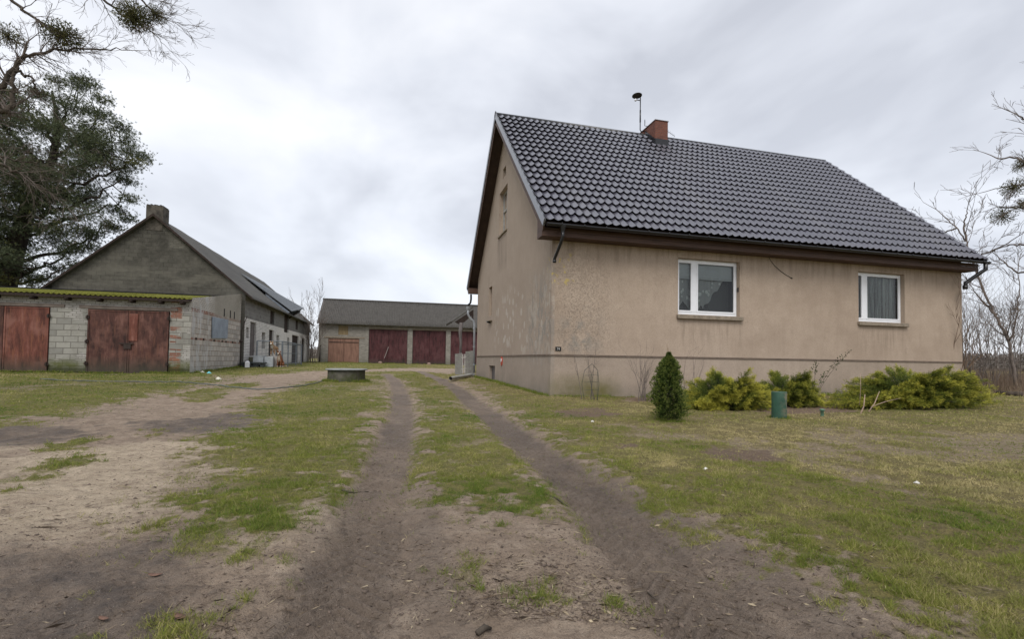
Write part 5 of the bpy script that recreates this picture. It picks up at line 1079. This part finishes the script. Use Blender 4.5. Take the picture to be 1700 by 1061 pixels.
tb=at(1790,650,0,24)
limbtree('bare_tree','bare tree with mistletoe reaching in from the right edge','tree',[
 (AX(22,(1800,660),(1800,560),(1790,440),(1780,330),(1765,220),(1750,120)),.14,.04),
 (AX(22,(1785,380),(1740,350),(1700,345),(1660,345)),.07,.02),(AX(22,(1778,320),(1730,290),(1690,262),(1650,262)),.07,.02),(AX(22,(1768,240),(1735,225),(1705,200),(1688,190)),.06,.02),
 (AX(22,(1785,440),(1740,425),(1700,405),(1665,408)),.06,.02),(AX(22,(1790,470),(1745,450),(1690,455),(1660,430)),.05,.02),(AX(22,(1775,300),(1730,310),(1690,305),(1650,315)),.05,.015)],23,'twig',(2,4),.0055,'twig',3,1.1,side=8,up=0.0)
# left bare tree: trunk outside the frame, limbs reaching in
YL=12.6
tr_=[np.array([-12.6,12.4,gz(-12.6,12.4)-.1]),np.array([-12.5,12.5,3.]),np.array([-12.2,12.5,6.]),np.array([-11.9,12.6,9.]),np.array([-11.7,12.6,12.])]
limbtree('bare_tree','bare branches with mistletoe hanging in from the upper left corner','tree',[
 (tr_,.34,.14),
 ([tr_[2]]+AY(YL,(-90,150),(0,150),(32,95),(50,92),(90,84),(150,80),(205,82)),.07,.009),
 ([tr_[1]]+AY(YL,(-150,330),(-60,210),(0,185),(18,181),(20,149),(23,118),(36,92)),.10,.02),
 ([tr_[3]]+AY(YL,(-120,-90),(23,-2),(68,41),(84,48),(120,62)),.05,.008),
 ([tr_[3]]+AY(YL+.5,(0,-140),(120,-60),(172,0),(199,20),(245,45),(272,72)),.05,.005),
 ([tr_[3]]+AY(YL,(60,-160),(200,-40),(250,15),(262,24),(288,33)),.04,.004),
 ([tr_[1]]+AY(YL,(-100,300),(0,271),(27,285),(68,308),(113,344)),.045,.007),
 ([tr_[1]]+AY(YL+1,(-80,260),(0,258),(45,270),(90,265)),.04,.006),
 (AY(YL,(23,118),(50,128),(62,150),(70,165)),.03,.01)],31,'bark',(3,5),.0028,'twig',3,.72,side=11,up=-.02)
def mistle(px,py,Y,R,label,n=1500,ax=None,c=((.045,.05,.012),(.12,.12,.03),(.20,.17,.06))):
    p=at(px,py,1,Y) if ax is None else at(px,py,0,ax);root=empty('mistletoe',tuple(p),label,'mistletoe','mistletoe clumps')
    d=nrm(RNG.normal(size=(n,3)));rr=RNG.random(n)**.6*R;P=p+d*rr[:,None]*np.array([1,1,.8]);b=MB()
    for k in range(60): b.tube([p,p+d[k]*R*.95],[.006,.003],3,False)
    b.build('stalks',M['twig'],root);blades('foliage',P,d+RNG.normal(0,.7,(n,3)),R*.16,R*.028,RNG.random(n),M['mist'],root,True)
M['mist']=leafmat('mistletoe_leaf',(.040,.048,.014),(.095,.10,.03),(.17,.15,.06),.8,.15)
mistle(222,28,YL,.36,'round mistletoe ball at the very top left of centre sky',2200);mistle(258,24,YL,.24,'smaller mistletoe ball just right of the round one at the top',1200)
mistle(105,60,YL,.38,'brownish mistletoe clump high in the left bare branches',1600);mistle(14,60,YL,.3,'small mistletoe clump at the top left edge',900)
for px,py,R,l in ((1698,274,.32,'dark mistletoe ball at the right edge, topmost of the right tree'),(1683,312,.42,'loose mistletoe clump below the dark ball at right'),(1665,358,.42,'flat mistletoe clump lowest in the right tree'),(1697,340,.3,'mistletoe clump at right edge just above the lowest one')): mistle(px,py,0,R,l,800,22)
# ------------------------------------------------------------------ the big pine
def pine():
    Y=34.;base=at(8,478,1,Y);bz=gz(base[0],base[1]);root=empty('pine_tree',(base[0],base[1],bz),'large dark pine with dense crown behind the garages','pine')
    trunk=[np.array([base[0]-.3,Y,bz-.1]),base,*[at(*q,1,Y) for q in ((22,430),(32,390),(48,340),(70,300),(88,262),(95,220),(92,180),(86,150))]]
    b=MB();b.tube(trunk,[.62,.52,.46,.42,.36,.28,.2,.16,.1,.04],10)
    out=[(60,150),(95,130),(130,128),(150,140),(170,160),(158,185),(178,188),(205,205),(212,222),(240,255),(232,272),(205,285),(215,300),(214,330),(196,352),(215,362),(190,382),(160,395),(150,415),(120,420),(128,445),(100,452),(78,468),(52,478),(40,455),(0,470),(-70,470),(-160,420),(-190,300),(-150,180),(-60,120),(0,140)]
    po_=np.array(out,float);rnd=np.random.default_rng(5);C_=[]
    while len(C_)<370:
        q=np.array([[rnd.uniform(-190,245),rnd.uniform(125,470)]])
        s=sdf(q,po_)[0]
        if s<7: continue
        if vno(q[:,0]/30,q[:,1]/22,3)[0]<(.36 if q[0,0]>20 else .2): continue
        dep=rnd.uniform(-3.2,3.2)*min(1,s/40+.25);C_.append((at(q[0,0],q[0,1],1,Y+dep),min(s,26)))
    for q in out:
        for k in range(2): 
            qq=(q[0]*.965+rnd.normal(0,4)+ .035*60,q[1]*.97+rnd.normal(0,3)+.03*300);C_.append((at(*qq,1,Y+rnd.uniform(-1,1)),9))
    tp=np.array(trunk);Ps=[];Ds=[];Ts=[];limb=MB();nodes=[]
    def onT(zz): i=np.interp(zz,tp[:,2],range(len(tp)));return np.array([np.interp(i,range(len(tp)),tp[:,k]) for k in range(3)])
    ends=[(128,165),(160,200),(205,235),(225,262),(200,300),(200,335),(185,370),(140,405),(110,440),(40,170),(-40,160),(-120,220),(-150,300),(-140,370),(-80,430),(60,440),(100,210),(130,290),(120,340),(20,230)]
    for k,e in enumerate(ends):
        c=at(*e,1,Y+rnd.uniform(-2.2,2.2));o=onT(max(c[2]-rnd.uniform(1.5,3.5),tp[1,2]+.3));m_=o*.5+c*.5+np.array([0,0,rnd.uniform(-1.2,.1)]);L_=np.linalg.norm(c-o)
        cu=np.array([(1-t)**2*o+2*t*(1-t)*m_+t*t*c for t in np.linspace(0,1,14)])+rnd.normal(0,.09,(14,3));cu[0]=o
        limb.tube(cu,list(np.linspace(.045+.014*L_,.03,14)),6,False);nodes+=list(cu[3:])
    nodes=np.array(nodes)
    for c,s in C_:
        dd=np.linalg.norm(nodes-c,axis=1);o=nodes[np.argmin(dd+rnd.uniform(0,.5,len(dd)))];m_=o*.5+c*.5+rnd.normal(0,.2,3)
        cu=[(1-t)**2*o+2*t*(1-t)*m_+t*t*c for t in np.linspace(0,1,6)];limb.tube(cu,list(np.linspace(.032,.010,6)),4,False)
        sz=.30+s*.020
        for q in range(5):
            e=c+nrm(rnd.normal(size=(1,3)))[0]*sz*np.array([1,1,.6]);limb.tube([c*.4+cu[3]*.6,c,e],[.014,.01,.006],3,False)
        nt=int(85*sz/.5);cc=c+nrm(rnd.normal(size=(nt,3)))*(rnd.random((nt,1))**.45)*sz*np.array([1.25,1.25,.6])
        ex=c+nrm(rnd.normal(size=(nt//3,3)))*(rnd.random((nt//3,1))**.5)*sz*np.array([2.1,2.1,1.2]);cc=np.concatenate([cc,ex]);nt=len(cc)
        nn_=11;P=np.repeat(cc,nn_,0);D=rnd.normal(size=(nt*nn_,3))+np.repeat((cc-c)/sz*.8,nn_,0)+np.array([0,0,.35]);Ps.append(P);Ds.append(D);mossy=1 if rnd.random()<.15 else 0
        Ts.append(np.clip(rnd.normal(.36,.18,nt*nn_)+np.repeat((cc[:,2]-c[2])/sz*.25,nn_)+mossy*.45,0,1))
    b.build('trunk',M['pine_bark'],root,True);limb.build('limbs',M['pine_bark'],root,True)
    P=np.concatenate(Ps);n=len(P);blades('crown',P,np.concatenate(Ds),rnd.uniform(.06,.14,n),.010,np.concatenate(Ts),leafmat('pine_needles',(.045,.060,.032),(.125,.148,.080),(.24,.23,.06),.75,.1),root,True)
pine()
# bare bush in the gap between barn and store, dry stalks beyond
shrub(514,603,5.2,14,'bare dark bush in the gap between the barn and the far shed',44,'twig',2.5,.3,(4,6),'bare_bush',2,None,.03,.012)
# withered weeds and far woods on the right
n=60000;a=RNG.uniform(math.radians(4),math.radians(40),n);r=RNG.uniform(21,60,n);WP=np.stack([r*np.cos(a),r*np.sin(a)],1);kp=(fbm(WP[:,0]*.5,WP[:,1]*.5,61,3)>.36)&(WP[:,0]>20.5);WP=WP[kp];n=len(WP);hh=g0(WP[:,0],WP[:,1])
o=blades('dry_weeds',np.stack([WP[:,0],WP[:,1],hh],1),np.stack([RNG.normal(0,.25,n),RNG.normal(0,.25,n),np.ones(n)],1),RNG.uniform(.3,1.1,n)*np.clip((WP[:,0]-20)/5,.3,1),.008,RNG.random(n),leafmat('dry_weed',(.12,.085,.06),(.21,.15,.11),(.30,.24,.17),.9))
tag(o,'withered pinkish brown weeds in the field right of the house','weeds',None,'stuff')
n=90000;a=RNG.uniform(math.radians(-5),math.radians(60),n);r=RNG.uniform(150,185,n);WP=np.stack([r*np.cos(a),r*np.sin(a)],1);top=1.8+2.8*fbm(WP[:,0]*.06,WP[:,1]*.06,71,3);zz=RNG.random(n)*top
o=blades('distant_woods',np.stack([WP[:,0],WP[:,1],zz],1),RNG.normal(size=(n,3))+np.array([0,0,.8]),1.0,.10,RNG.random(n),leafmat('far_wood',(.15,.13,.12),(.20,.17,.15),(.22,.20,.17),.9),None,True)
tag(o,'low grey brown belt of far woods on the horizon','woods',None,'stuff')
n=60000;a=RNG.uniform(math.radians(88),math.radians(150),n);r=RNG.uniform(160,200,n);WP=np.stack([r*np.cos(a),r*np.sin(a)],1);top=1.5+3*fbm(WP[:,0]*.06,WP[:,1]*.06,72,3);zz=.5+RNG.random(n)*top
o=blades('distant_hedge',np.stack([WP[:,0],WP[:,1],zz],1),RNG.normal(size=(n,3))+np.array([0,0,.8]),1.0,.10,RNG.random(n),bpy.data.materials['far_wood'],None,True)
tag(o,'faint far hedge beyond the yard buildings','hedge',None,'stuff')
# fallen dark rail at far right of the lawn
p0=gp(1655,657);p1=gp(1705,660);b=MB();b.tube([(p0[0],p0[1],gz(*p0)+.08),(p1[0],p1[1],gz(*p1)+.08)],.09,8);o=b.build('fallen_log',M['bark'],None,True);tag(o,'dark fallen pole lying at the far right edge of the lawn','log')
